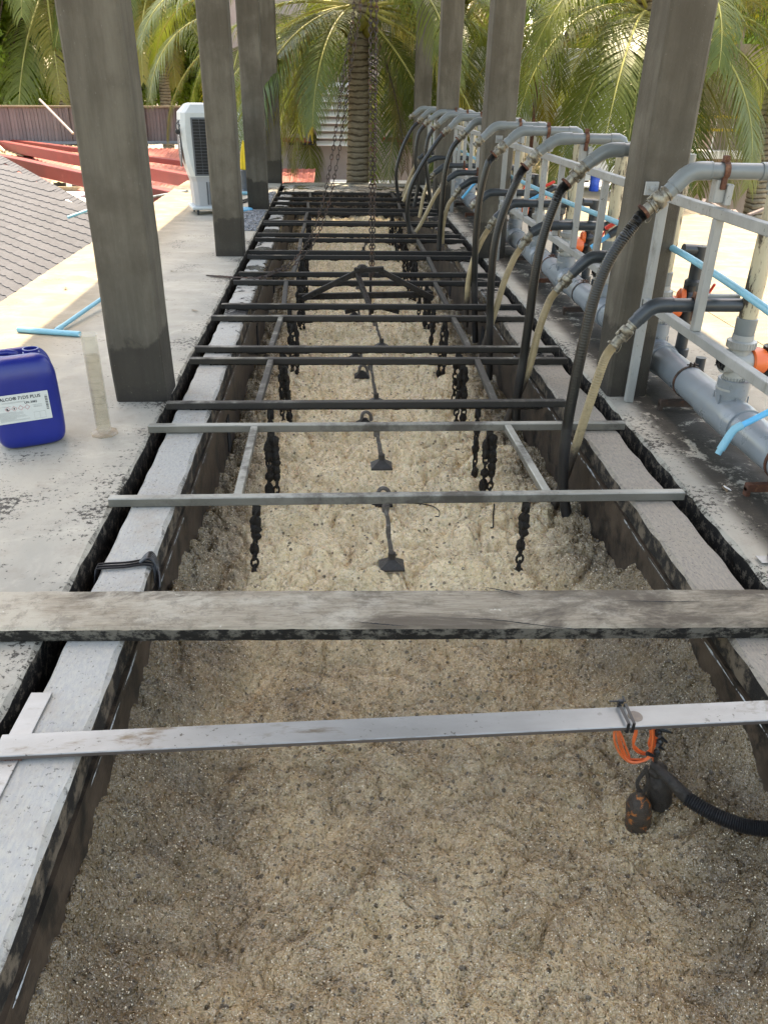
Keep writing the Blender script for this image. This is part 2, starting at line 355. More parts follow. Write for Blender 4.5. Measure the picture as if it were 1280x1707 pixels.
def foam_mat():
    N = NT('foam_froth'); co = N.world(); xyz = N.sep(co)
    big = N.noise(2.2, 5, .6, co)
    midz = N.ramp(xyz[1], 2.4, 2.8)                                    # thick fresh froth beyond the plank
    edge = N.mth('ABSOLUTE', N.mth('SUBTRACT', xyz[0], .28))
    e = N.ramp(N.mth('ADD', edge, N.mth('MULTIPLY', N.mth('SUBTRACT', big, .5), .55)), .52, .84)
    cm = N.mix(N.ramp(N.noise(7, 6, .6, co), .3, .7), (.88, .70, .44), (.79, .60, .35))
    cf = N.mix(N.ramp(N.noise(4, 7, .65, co, dist=.5), .3, .7), (.55, .40, .22), (.33, .225, .115))
    col = N.mix(midz, cf, cm)
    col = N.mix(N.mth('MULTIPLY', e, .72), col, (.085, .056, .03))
    warm = N.ramp(N.noise(3, 4, .6, co), .5, .75); col = N.mix(N.mth('MULTIPLY', warm, .3), col, (.30, .20, .105))
    # individual bubble cells
    d1 = N.vor(85, co); c1 = N.sep(N.vor(85, co, out='Color'))[0]
    pit = N.mth('MULTIPLY', N.ramp(d1, .30, .20), N.ramp(c1, .80, .84))
    d2 = N.vor(210, co); c2 = N.sep(N.vor(210, co, out='Color'))[0]
    pit2 = N.mth('MULTIPLY', N.ramp(d2, .36, .22), N.ramp(c2, .78, .82))
    pits = N.mth('MULTIPLY', N.mth('MAXIMUM', pit, N.mth('MULTIPLY', pit2, .8)), N.ramp(midz, 0, 1, .9, .55))
    col = N.mix(pits, col, (.05, .035, .022))
    li = N.mth('MULTIPLY', N.ramp(d2, .3, .15), N.ramp(c2, .3, .22)); col = N.mix(N.mth('MULTIPLY', li, .5), col, (.75, .70, .60))
    de = N.vor(120, co, feat='DISTANCE_TO_EDGE'); wall_ = N.ramp(de, .10, .02); gate = N.ramp(N.noise(9, 5, .65, co), .42, .62)
    col = N.mix(N.mth('MULTIPLY', N.mth('MULTIPLY', wall_, gate), .25), col, (.74, .67, .54))
    d3 = N.vor(48, co); c3 = N.sep(N.vor(48, co, out='Color'))[1]
    col = N.mix(N.mth('MULTIPLY', N.mth('MULTIPLY', N.ramp(d3, .42, .30), N.ramp(c3, .86, .9)), .8), col, (.07, .05, .03))
    cell = N.mth('SUBTRACT', 1.0, N.mth('MULTIPLY', d1, 1.0)); cell2 = N.mth('SUBTRACT', 1.0, d2)
    b = N.bump(cell, .9, .010); b = N.bump(cell2, .9, .005, b); b = N.bump(N.mth('SUBTRACT', 1.0, d3), .7, .012, b)
    m = N.fin(col, N.ramp(N.noise(40, 3, .6, co), .35, .65, .08, .30), 0, b, .8, .0)
    return m
M['foam'] = foam_mat(); fb = M['foam'].node_tree.nodes['Principled BSDF']; fb.inputs['Subsurface Weight'].default_value = .45; fb.inputs['Subsurface Radius'].default_value = (1.0, .72, .42); fb.inputs['Subsurface Scale'].default_value = .006
def bubble_mat():
    N = NT('bubble_film'); b = N.b
    b.inputs['IOR'].default_value = 1.6; b.inputs['Base Color'].default_value = (.10, .07, .04, 1); b.inputs['Roughness'].default_value = .04
    b.inputs['Specular IOR Level'].default_value = 1.0; b.inputs['Coat Weight'].default_value = 1; b.inputs['Coat Roughness'].default_value = .03
    lw = N.n('ShaderNodeLayerWeight'); lw.inputs[0].default_value = .35
    N.L(N.ramp(lw.outputs['Facing'], .15, .85, .16, .85), b.inputs['Alpha']); return N.m
M['bubble'] = bubble_mat()
M['bead'] = plain('froth_bead', (.74, .62, .44), .05, sc=40, v=.3, bs=0, spec=.9)
def plank_mat():
    N = NT('plank_wood'); co = N.world(); st = N.vec((.10, 1, 1), co)
    a = N.noise(90, 7, .75, st, dist=.3); x = N.sep(co)[0]
    col = N.mix(N.ramp(a, .3, .7), (.34, .285, .215), (.21, .168, .12))
    wht = N.ramp(N.mth('ADD', N.noise(6, 7, .7, N.vec((.5, 1, 1), co)), N.ramp(x, .0, -1.0, 0, .12)), .5, .68)
    col = N.mix(N.mth('MULTIPLY', wht, .7), col, (.44, .39, .31))
    dk = N.ramp(N.mth('ADD', N.noise(3.4, 7, .72, N.vec((.6, 1.3, 1), co), dist=.6), N.ramp(x, -.3, .3, 0, .1)), .50, .66)
    col = N.mix(N.mth('MULTIPLY', dk, .85), col, (.085, .064, .046))
    mo = N.ramp(N.noise(16, 8, .8, co), .5, .62); col = N.mix(N.mth('MULTIPLY', mo, .45), col, (.10, .08, .06))
    spl = N.ramp(N.noise(26, 4, .6, co), .70, .76); col = N.mix(N.mth('MULTIPLY', spl, .8), col, (.60, .55, .45))
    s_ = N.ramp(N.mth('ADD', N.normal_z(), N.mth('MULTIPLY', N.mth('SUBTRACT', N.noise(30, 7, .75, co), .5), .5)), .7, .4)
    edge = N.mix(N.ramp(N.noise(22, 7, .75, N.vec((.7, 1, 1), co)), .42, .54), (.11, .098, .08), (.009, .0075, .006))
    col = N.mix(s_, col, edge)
    return N.fin(col, .82, 0, N.bump(N.mth('ADD', a, N.noise(70, 5, .7, co)), .5, .006), .3)
M['plank'] = plank_mat()
M['shingle'] = grimy('asphalt_shingle', (.105, .104, .112), (.085, .085, .092), (.14, .14, .145), 25, .55, .75, 3, rough=.95, bs=.4, grain=120, var=.3)
M['underlay'] = plain('roof_underlay', (.10, .095, .093), .9)
M['redroof'] = grimy('red_sheet_roof', (.40, .12, .095), (.34, .095, .075), (.45, .2, .16), 5, .55, .8, 5, rough=.5, bs=.08, stretch=(.4, 1, 1))
M['redbeam'] = grimy('red_painted_beam', (.22, .03, .022), (.18, .025, .019), (.3, .09, .07), 3, .6, .8, 4, rough=.5, bs=.05)
M['tanroof'] = grimy('yellowed_roof_sheet', (.42, .33, .18), (.30, .24, .13), (.16, .12, .08), 6, .5, .7, 7, rough=.6)
M['board'] = grimy('weathered_board', (.25, .20, .19), (.18, .145, .135), (.10, .08, .075), 8, .52, .7, 12, rough=.9, bs=.4, stretch=(3, 3, .35), var=.6)
M['cream'] = grimy('cream_render', (.50, .45, .37), (.42, .38, .31), (.3, .26, .2), 3, .6, .8, 5)
M['pinkwall'] = grimy('pinkish_render', (.44, .36, .34), (.38, .31, .29), (.22, .17, .15), 1.5, .55, .8, 2.5, bs=.15)
M['brownwall'] = grimy('brown_cladding', (.33, .26, .22), (.26, .20, .17), (.16, .13, .11), 2, .55, .8, 3, bs=.15, stretch=(3, 3, .4))
M['white'] = plain('white_paint', (.78, .78, .77), .55, sc=3, v=.04, dirt=.25, dcol=(.5, .46, .4))
M['sheet'] = plain('white_sheet', (.62, .66, .74), .6, sc=2, v=.06)
M['khaki'] = plain('khaki_board', (.24, .19, .12), .8, sc=4)
M['dark'] = plain('dark_void', (.012, .012, .012), .9)
M['steelpole'] = plain('pole_steel', (.45, .43, .38), .4, metal=.6, dirt=.4)
M['jerry'] = plain('blue_hdpe', (.003, .014, .165), .34, sc=3, v=.14, bs=.05, spec=.5, dirt=.12, dcol=(.05, .055, .13))
M['label'] = plain('label_paper', (.52, .53, .50), .5, sc=5, v=.03)
M['ink'] = plain('label_ink', (.02, .02, .025), .6); M['inkgrey'] = plain('label_grey_ink', (.27, .27, .26), .6); M['inkred'] = plain('label_red_ink', (.45, .08, .09), .6)
M['yellow'] = plain('yellow_fabric', (.60, .42, .03), .8, sc=5, v=.2)
M['cooler'] = plain('cooler_white', (.42, .45, .45), .4, sc=3, v=.04, dirt=.2)
M['coolergrey'] = plain('cooler_grey', (.30, .31, .32), .5, sc=3, v=.06); M['coolerdark'] = plain('cooler_dark_slate', (.075, .085, .095), .5, sc=4)
def bark_mat():
    N = NT('palm_bark'); co = N.co; z = N.sep(co)[2]; a = N.noise(9, 7, .7, N.vec((1, 1, 3), co)); ring = N.mth('SINE', N.mth('ADD', N.mth('MULTIPLY', z, 62), N.mth('MULTIPLY', N.noise(3, 4, .6, co), 9)))
    col = N.mix(N.ramp(a, .3, .7), (.40, .34, .26), (.28, .235, .175)); col = N.mix(N.mth('MULTIPLY', N.ramp(N.mth('ADD', ring, N.mth('MULTIPLY', a, .6)), .7, 1.2), .85), col, (.085, .062, .042))
    return N.fin(col, .95, 0, N.bump(N.mth('SUBTRACT', a, N.mth('MULTIPLY', ring, .5)), .8, .03), .2)
M['trunk'] = bark_mat()
M['gravel'] = grimy('dark_gravel', (.10, .11, .12), (.35, .37, .4), (.03, .03, .03), 30, .5, .6, 30, rough=.5)
M['sole'] = plain('ground_earth', (.22, .19, .14), .95, sc=.6, v=.3)
M['cablebl'] = plain('black_cable', (.009, .009, .010), .45); M['cableor'] = plain('orange_cable', (.70, .14, .04), .4, v=.08, dirt=.35, dcol=(.10, .05, .03), sc=25)
M['float'] = grimy('float_sludge', (.026, .021, .017), (.045, .036, .028), (.014, .011, .009), 18, .5, .7, 20, rough=.6, bs=.7)
M['floator'] = grimy('float_stained_orange', (.07, .05, .035), (.04, .03, .022), (.42, .13, .03), 30, .55, .62, 38, rough=.5, bs=.5)
def glassy(name, tint, al):
    N = NT(name); a = N.noise(30, 5, .7)
    N.b.inputs['Alpha'].default_value = al; return N.fin(N.mix(N.ramp(a, .4, .7), tint, tuple(x*.6 for x in tint)), .12, 0, None, .6)
M['cyl'] = glassy('clear_plastic', (.62, .56, .44), .26); M['residue'] = glassy('brown_residue', (.42, .29, .15), .32)
M['clearriser'] = grimy('stained_clear_pipe', (.46, .40, .28), (.33, .27, .17), (.05, .04, .03), 12, .5, .58, 26, rough=.25, stretch=(1, 1, .2), bs=.1)
def leaf_mat(name, c1, c2, c3):
    N = NT(name); a = N.noise(2.5, 4, .6); col = N.mix(N.ramp(a, .3, .7), c1, c2); col = N.mix(N.mth('MULTIPLY', N.rnd(), .6), col, c3)
    b = N.b; N.put(b.inputs['Base Color'], col); b.inputs['Roughness'].default_value = .4; b.inputs['Specular IOR Level'].default_value = .35
    tr = N.n('ShaderNodeBsdfTranslucent'); mx = N.n('ShaderNodeMixShader'); mx.inputs[0].default_value = .25
    cc = N.mix(.5, col, c3); N.L(N.mix(1.0, cc, (1.6, 1.7, .9), 'MULTIPLY'), tr.inputs[0])
    N.L(b.outputs[0], mx.inputs[1]); N.L(tr.outputs[0], mx.inputs[2]); N.L(mx.outputs[0], N.out.inputs['Surface']); return N.m
M['frond'] = leaf_mat('palm_leaf', (.045, .080, .016), (.080, .115, .022), (.17, .18, .035))
M['frondy'] = leaf_mat('palm_leaf_yellowing', (.12, .14, .03), (.18, .17, .032), (.30, .22, .035))
M['frondb'] = leaf_mat('palm_leaf_dead', (.20, .14, .085), (.27, .20, .13), (.14, .095, .06))
M['rachis'] = plain('palm_rachis', (.36, .33, .09), .5, sc=4)
M['leaf'] = leaf_mat('tree_leaf', (.09, .17, .02), (.15, .25, .03), (.26, .33, .05))
M['bark'] = grimy('tree_bark', (.13, .10, .075), (.08, .065, .05), (.05, .04, .03), 8, rough=.95)

# ------------------------------------------------------------------ numpy noise
def _h(ix, iy, s):
    n = (ix.astype(np.int64)*374761393+iy.astype(np.int64)*668265263+s*1442695041) & 0x7fffffff
    n = (n ^ (n >> 13))*1274126177 & 0x7fffffff
    return ((n ^ (n >> 16)) & 0xffff)/65535.
def vnoise(x, y, s=0):
    ix, iy = np.floor(x), np.floor(y); fx, fy = x-ix, y-iy; fx = fx*fx*(3-2*fx); fy = fy*fy*(3-2*fy)
    a, b, c, d = _h(ix, iy, s), _h(ix+1, iy, s), _h(ix, iy+1, s), _h(ix+1, iy+1, s)
    return (a*(1-fx)+b*fx)*(1-fy)+(c*(1-fx)+d*fx)*fy
def fbm(x, y, s=0, o=4):
    r = 0; a = .5
    for i in range(o): r = r+a*vnoise(x*2**i, y*2**i, s+i); a *= .5
    return r
def worley(x, y, s=0, ids=False):
    ix, iy = np.floor(x), np.floor(y); m = np.full(x.shape, 9.); idv = np.zeros(x.shape)
    for dx in (-1, 0, 1):
        for dy in (-1, 0, 1):
            jx, jy = ix+dx, iy+dy
            px = jx+_h(jx, jy, s+11); py = jy+_h(jx, jy, s+29); d = (x-px)**2+(y-py)**2; c = d < m
            m = np.where(c, d, m)
            if ids: idv = np.where(c, _h(jx, jy, s+57), idv)
    return (np.sqrt(m), idv) if ids else np.sqrt(m)

def worley2(x, y, s=0):
    ix, iy = np.floor(x), np.floor(y); m = np.full(x.shape, 9.); m2 = np.full(x.shape, 9.); idv = np.zeros(x.shape)
    for dx in (-1, 0, 1):
        for dy in (-1, 0, 1):
            jx, jy = ix+dx, iy+dy
            px = jx+_h(jx, jy, s+11); py = jy+_h(jx, jy, s+29); d = (x-px)**2+(y-py)**2; c = d < m
            m2 = np.where(c, m, np.minimum(m2, d)); m = np.where(c, d, m); idv = np.where(c, _h(jx, jy, s+57), idv)
    return np.sqrt(m), np.sqrt(m2), idv
# ================================================================== SETTING
XL, XR = -.66, 1.22           # inner faces of the tank
DL, DR = -.91, 1.49           # gutter edges of the two decks
YE = 14.35
def strip(name, mat, x0, x1, y0, y1, z0, z1, jl, jr, parent=None, dy=.03, seed=0, grid=1):
    """long cement block running along y with worn, uneven arrises (jl/jr: how much each side wanders)"""
    ny = int((y1-y0)/dy)+1; ys = np.linspace(y0, y1, ny)
    nl = (fbm(ys*9, ys*0+3.3, seed)-.47)*jl*2+(fbm(ys*1.7, ys*0+1, seed+5)-.47)*jl*.4
    nr = (fbm(ys*9, ys*0+7.7, seed+9)-.47)*jr*2+(fbm(ys*1.7, ys*0+2, seed+15)-.47)*jr*.4
    zt = (fbm(ys*5, ys*0, seed+3)-.47)*.006
    c = .006
    prof = []
    for i, y in enumerate(ys):
        a, b = x0+nl[i], x1-nr[i]; cl = c*(1+1.5*abs(math.sin(y*13+seed))*(jl > 0)); cr = c*(1+1.5*abs(math.sin(y*11+seed))*(jr > 0))
        prof.append([(a+.3*nl[i], y, z0), (a, y, z1-cl), (a+cl, y, z1+zt[i]), (b-cr, y, z1+zt[i]), (b, y, z1-cr), (b-.3*nr[i], y, z0)])
    n = 6; mb = MB(); vs = [p for r in prof for p in r]; fs = []
    for i in range(ny-1):
        for k in range(n): k2 = (k+1) % n; fs.append((i*n+k, i*n+k2, (i+1)*n+k2, (i+1)*n+k))
    fs.append(tuple(range(n))); fs.append(tuple((ny-1)*n+k for k in reversed(range(n))))
    mb.add(vs, fs); return mb.build(name, mat, parent)

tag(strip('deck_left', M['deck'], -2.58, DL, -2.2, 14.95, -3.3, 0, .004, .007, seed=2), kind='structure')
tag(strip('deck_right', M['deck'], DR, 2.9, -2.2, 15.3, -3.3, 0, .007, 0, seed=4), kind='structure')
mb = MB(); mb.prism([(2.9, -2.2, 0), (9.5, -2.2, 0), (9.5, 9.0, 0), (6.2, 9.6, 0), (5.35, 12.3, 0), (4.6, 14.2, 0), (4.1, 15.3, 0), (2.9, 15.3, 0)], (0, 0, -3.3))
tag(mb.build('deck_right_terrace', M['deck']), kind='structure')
mb = MB(); mb.box((.29, 14.66, -1.66), (2.36, .58, 3.3)); tag(mb.build('deck_end', M['deck']), kind='structure')
for gx in ((DL+XL-.15)/2-.01, (DR+XR+.16)/2+.01):
    mb = MB(); mb.box((gx, 6.1, -.36), (.15, 16.4, .1)); tag(mb.build('gutter_floor', M['black']), kind='structure')

# ground far below and round the platform
mb = MB(); mb.add([(-160, -60, -3.4), (160, -60, -3.4), (160, 260, -3.4), (-160, 260, -3.4)], [(0, 1, 2, 3)])
tag(mb.build('ground', M['sole'], fixn=False), kind='structure')
# roof over the tank (above the picture; it casts the shade)
rf = thing('canopy_roof', 'flat concrete roof slab carried by the eight columns, above the frame', 'roof')
mb = MB(); mb.box((.63, 6.95, 5.32), (4.65, 17.3, .16), ch=.01); mb.build('roof_slab', M['column'], rf)

# tank walls
for side, x0, x1, nm in ((-1, XL-.175, XL, 'left'), (1, XR, XR+.185, 'right')):
    t = thing('tank_wall', {'left': 'low cement tank wall with pale brushed top along the left of the foam', 'right': 'low cement tank wall with browner stained top along the right, beside the hoses'}[nm], 'wall')
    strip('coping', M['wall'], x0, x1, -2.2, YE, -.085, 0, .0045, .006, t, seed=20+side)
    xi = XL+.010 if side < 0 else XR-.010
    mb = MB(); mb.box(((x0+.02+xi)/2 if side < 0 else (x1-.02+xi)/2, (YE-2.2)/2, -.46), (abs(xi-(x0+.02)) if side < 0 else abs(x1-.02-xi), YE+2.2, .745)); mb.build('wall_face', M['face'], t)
    # lime line
    mb = MB(); y = -1.
    while y < 9:
        L = random.uniform(.04, .22)
        if random.random() < .85:
            n = 5; zc = -.100+random.uniform(-.006, .004); hw = random.uniform(.002, .0045)
            xx = xi+.002*(1 if side < 0 else -1)
            vs = []; fs = []
            for i in range(n):
                yy = y+L*i/(n-1); j = random.uniform(-.002, .002); hh = hw*random.uniform(.4, 1.4)*(0.2 if i in (0, n-1) else 1)
                vs += [(xx, yy, zc+j-hh), (xx, yy, zc+j+hh)]
            for i in range(n-1): fs.append((2*i, 2*i+1, 2*i+3, 2*i+2))
            mb.add(vs, fs)
        y += L+random.uniform(.0, .05)
    o = mb.build('lime_line', M['chalk'], t, fixn=False); o['kind'] = 'stuff'
    # dark overflow slots low in the wall
    for ys in ((4.35, 6.4, 8.4) if side < 0 else (3.72, 6.3, 8.3)):
        mb = MB(); xx = xi+.004*(1 if side < 0 else -1); mb.box((xx, ys, -.33), (.008, .10, .20)); mb.build('overflow_slot', M['dark'], t)
t = thing('tank_wall', 'short cement wall closing the far end of the foam tank, below the palm trunk', 'wall')
mb = MB(); mb.box((.28, 13.95, -.42), (1.87, .8, .84), ch=.01); mb.build('coping', M['wall'], t)

# foam
def foam_height(x, y):
    wx = x+(fbm(x*5, y*5, 50)-.5)*.16; wy = y+(fbm(x*5, y*5, 60)-.5)*.16
    w2x = wx+(fbm(x*14, y*14, 51, 2)-.5)*.022; w2y = wy+(fbm(x*14, y*14, 61, 2)-.5)*.022
    def lump(sc, s, wd=.5):                 # rounded lumps parted by narrow creases
        a, b, q = worley2(w2x*sc, w2y*sc, s); e = np.clip((b-a)/wd, 0, 1)
        return (1-(1-e)**2)**.7*(.6+.4*q)+.35*np.sqrt(np.maximum(0, 1-a*a))
    def cells(sc, s):
        a, b, q = worley2(w2x*sc, w2y*sc, s)
        return np.sqrt(np.maximum(0, 1-(a/.8)**2))*(.3+.7*q), np.where(q > .84, np.clip(1-a/.36, 0, 1), 0)
    c1, p1 = cells(46, 4); c2, p2 = cells(95, 9)
    def soft(sc, s, tr=.35):
        a, b, q = worley2(w2x*sc, w2y*sc, s); e = np.clip((b-a)/.35, 0, 1); e = e*e*(3-2*e); return (1-.95*np.minimum(1, a*a))*((.55+.45*q)*e+.62*(1-e))*(1-tr*(1-e)**3)
    mid = .085*soft(2.3, 1)+.065*soft(4.6, 2, .5)+.036*soft(10, 3, .5)+.018*soft(22, 5, .4)+.006*c1-.006*p1+.05*(fbm(x*1.4, y*1.1, 70)-.5)-.085
    fr = .12*(fbm(x*2.2, y*2.2, 80, 4)-.5)+.050*soft(2.8, 6, .45)+.034*soft(6.5, 7, .5)+.017*soft(15, 8, .4)+.008*soft(34, 10, .3)+.004*c1-.010*p1-.008*p2-.04
    t = np.clip((y-2.35)/.45, 0, 1); t = t*t*(3-2*t)
    zb = -.475*(1-t)+t*(-.36-.05*np.clip((y-2.6)/2, 0, 1))
    ed = np.minimum(x-XL, XR-x)+(fbm(x*4, y*4, 33)-.5)*.10; k = np.clip(ed/.34, 0, 1); ks = (1-k)**1.6
    amp = .26*(1-t)+t*np.clip(.13-.16*(y-2.4), -.07, .13)
    return zb+fr*(1-t)+mid*t+amp*ks
NYF, NXF = 1250, 560
ysf = 1.9/np.tan(np.linspace(math.atan(1.9/.72), math.atan(1.9/13.8), NYF))
ysf = np.concatenate([np.linspace(-1.5, .71, 70), ysf]); xsf = np.linspace(XL-.0, XR+.0, NXF)
X, Y = np.meshgrid(xsf, ysf)
Z = foam_height(X, Y); NYF = len(ysf)
co = np.stack([X, Y, Z], -1).reshape(-1, 3)
i0 = (np.arange(NYF-1)[:, None]*NXF+np.arange(NXF-1)[None]).ravel()
fc = np.stack([i0, i0+1, i0+NXF+1, i0+NXF], -1)
me = bpy.data.meshes.new('foam'); me.vertices.add(len(co)); me.vertices.foreach_set('co', co.ravel())
me.loops.add(fc.size); me.loops.foreach_set('vertex_index', fc.ravel().astype(np.int32))
me.polygons.add(len(fc)); me.polygons.foreach_set('loop_start', (np.arange(len(fc))*4).astype(np.int32))
me.polygons.foreach_set('use_smooth', np.ones(len(fc), bool)); me.materials.append(M['foam']); me.update(calc_edges=True); me.validate()
fo = link('foam', me); tag(fo, 'thick beige froth covering the water in the tank', 'foam', kind='stuff')
# bubbles: domes sitting in the froth
def domes(n, y0, y1, rmin, rmax, pw, seed, x0=XL+.03, x1=XR-.03):
    g = np.random.default_rng(seed)
    x = g.uniform(x0, x1, n); y = g.uniform(y0, y1, n); r = rmin*(1-g.random(n)*(1-(rmax/rmin)**(-pw)))**(-1/pw)
    z = foam_height(x, y); K, J = 8, 3; vs = []; fs = []
    base = []
    for j in range(J):
        a = -.35+(math.pi/2+.35)*j/J
        for k in range(K): base.append((math.cos(a)*math.cos(2*math.pi*k/K), math.cos(a)*math.sin(2*math.pi*k/K), math.sin(a)))
    base.append((0, 0, 1)); base = np.array(base); nb = len(base)
    bf = []
    for j in range(J-1):
        for k in range(K): bf.append((j*K+k, j*K+(k+1) % K, (j+1)*K+(k+1) % K, (j+1)*K+k))
    tf = [((J-1)*K+k, (J-1)*K+(k+1) % K, nb-1) for k in range(K)]
    V = (base[None]*r[:, None, None]+np.stack([x, y, z], -1)[:, None]).reshape(-1, 3)
    F = [tuple(i+q*nb for i in f) for q in range(n) for f in bf+tf]
    return V.tolist(), F
mb = MB()
for a in ((7500, .45, 2.5, .0020, .009, 2.0, 1), (190, .5, 2.4, .006, .013, 2.4, 2), (3200, 2.6, 4.6, .0024, .008, 2.4, 3), (1200, 4.6, 8, .004, .010, 2.4, 4)):
    V, F = domes(*a); mb.add(V, F, 0)
for a in ((17000, .55, 2.5, .0010, .0026, 2.2, 11), (9000, 2.6, 4.6, .0016, .004, 2.2, 13)):
    V, F = domes(*a); mb.add(V, F, 1)
bo = mb.build('bubbles', [M['bubble'], M['bead']], smooth=180, fixn=False); tag(bo, 'clear shiny bubbles of many sizes dotted over the froth', 'bubbles', kind='stuff')

# ================================================================== COLUMNS
def column(x0, x1, y, label, w=.26, jit=0):
    t = thing('concrete_column', label, 'column', ((x0+x1)/2, y+w/2, 0), group='square plastered columns along both sides of the tank')
    W = x1-x0; n = 34; vs = []; fs = []; zs = np.linspace(0, 5.24, n); c = .012
    for i, z in enumerate(zs):
        j = [(vnoise(np.array([z*4.+k*7]), np.array([y*3.]), 3)[0]-.5)*.008 for k in range(8)]
        a, b = W/2, w/2
        P = [(-a+c, -b), (a-c, -b), (a, -b+c), (a, b-c), (a-c, b), (-a+c, b), (-a, b-c), (-a, -b+c)]
        vs += [(p[0]+j[k], p[1]+j[(k+3) % 8], z) for k, p in enumerate(P)]
    for i in range(n-1):
        for k in range(8): k2 = (k+1) % 8; fs.append((i*8+k, i*8+k2, (i+1)*8+k2, (i+1)*8+k))
    fs.append(tuple(range(8))); fs.append(tuple((n-1)*8+k for k in range(8)))
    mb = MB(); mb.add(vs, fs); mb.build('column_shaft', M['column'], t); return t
pos = ['nearest', 'second', 'third', 'farthest']
hint = ['beside the clear measuring cylinder', 'in front of the air cooler', 'with pebbles at its foot', 'at the far corner of the tank']
for i, y in enumerate((4.0, 8.05, 11.4, 14.65)):
    column(-1.175, -.905, y, f'{pos[i]} grey plastered column on the left of the tank, {hint[i]}')
hint = ['behind the first pair of hoses and a white post', 'behind the third and fourth hoses', 'narrower in view, behind the middle hoses', 'by the last of the upper pipes']
for i, (y, x0, x1) in enumerate(((4.05, 1.505, 1.725), (8.05, 1.42, 1.70), (11.4, 1.37, 1.64), (14.65, 1.365, 1.635))):
    column(x0, x1, y, f'{pos[i]} grey plastered column on the right of the tank, {hint[i]}')

# ================================================================== STEEL LADDER FRAMES ON THE TANK
FR = []
pairs = [(2.80, 3.56, -.915, 1.44, 1.44), (3.87, 4.62, -.885, 1.22, 1.43), (4.86, 5.61, -.89, 1.44, 1.42), (5.96, 6.77, -.86, 1.43, 1.42),
         (7.11, 7.89, -.85, 1.43, 1.40), (8.14, 8.87, -.86, 1.42, 1.42), (9.19, 9.98, -.86, 1.42, 1.40), (10.12, 10.9, -.86, 1.42, 1.42), (11.25, 11.86, -.86, 1.40, 1.40), (12.4, 13.06, -.86, 1.38, 1.38)]
for k, (y0, y1, xl, xr0, xr1) in enumerate(pairs):
    m = M['beam0'] if k == 0 else (M['beam1'] if k < 3 else M['beam2'])
    extra = ['clean grey, just beyond the plank', 'brown-stained, far beam ending short at the tall hose', 'stained frame beside the third hose', 'black with sludge, over the lifting frame',
             'black, where the rusty chain hangs', 'black, just beyond the hanging chain', 'black, in line with the last visible froth', 'black, by the third left column', 'black and thin-looking near the far end', 'black, closest to the far tank wall'][k]
    t = thing('ladder_frame', f'{ORD[k]} ladder frame across the tank, {extra}', 'steel frame', (.28, y0, 0), group='steel ladder frames lying across the tank')
    s = .038; zc = .004+s/2
    for y, xr, dy in ((y0, xr0, s/2), (y1, xr1, s/2)):
        mb = MB(); L = (xr-xl); n = 2
        mb.beam((xl-.28, y-y0+dy, zc), (xr-.28, y-y0+dy+random.uniform(-.006, .006), zc+random.uniform(-.002, .002)), s, s, ch=.0035)
        o = mb.build('beam', m, t)
        if k > 0:           # ragged sludge fringe clinging under the beam
            f = MB(); x = -.55+random.random()*.1
            vs = []; fs = []; nn = 150; q = np.linspace(xl+.12, xr-.12, nn)
            dz = .004+.028*np.maximum(0, fbm(q*26, q*0+k*3+y, 5)-.42)*(1.0 if k > 1 else .6)
            for i in range(nn):
                for yy, zz in ((dy-s/2-.001, .004+.007*(i % 3 == 0)), (dy-s/2+.004, .004-dz[i]), (dy+s/2-.006, .004-dz[i]*.8), (dy+s/2+.001, .004)):
                    vs.append((q[i]-.28, y-y0+yy, zz))
            for i in range(nn-1):
                for j in range(3): fs.append((i*4+j, i*4+j+1, (i+1)*4+j+1, (i+1)*4+j))
            f.add(vs, fs); f.build('sludge_fringe', M['sludge'], o)
    for x in (-.405, .855):
        mb = MB(); j = random.uniform(-.012, .012)
        if k >= 4: x *= .9 if x < 0 else 1.06
        mb.beam((x-.28+j, s+.0, zc-.001), (x-.28-j, y1-y0, zc-.001), .034, .034, ch=.003); mb.build('side_rail', m, t)
    FR.append((y0, y1))

# ------------------------------------------------------------------ chains hanging in the foam
def link_geo(mb, c, ax, u, L, wd, r, n=10, q=5):
    """one oval chain link centred c, long axis ax, width axis u"""
    ax = Vector(ax).normalized(); u = Vector(u).normalized(); v = ax.cross(u); vs = []; fs = []; c = Vector(c)
    for i in range(n):
        a = 2*math.pi*i/n; p = ax*math.cos(a)*(L/2)+u*math.sin(a)*(wd/2); o = (ax*math.cos(a)*wd+u*math.sin(a)*L).normalized()
        for k in range(q):
            b = 2*math.pi*k/q; vs.append(c+p+(o*math.cos(b)+v*math.sin(b))*r)
    for i in range(n):
        for k in range(q): fs.append((i*q+k, i*q+(k+1) % q, ((i+1) % n)*q+(k+1) % q, ((i+1) % n)*q+k))
    mb.add(vs, fs)
def blob(mb, c, r, seed, K=9, J=6):
    g = random.Random(seed); vs = []; fs = []; c = Vector(c)
    for j in range(J+1):
        a = -math.pi/2+math.pi*j/J
        for k in range(K):
            b = 2*math.pi*k/K; f = 1+g.uniform(-.22, .22)
            vs.append(c+Vector((math.cos(a)*math.cos(b)*r[0]*f, math.cos(a)*math.sin(b)*r[1]*f, math.sin(a)*r[2])))
    for j in range(J):
        for k in range(K): fs.append((j*K+k, j*K+(k+1) % K, (j+1)*K+(k+1) % K, (j+1)*K+k))
    mb.add(vs, fs)
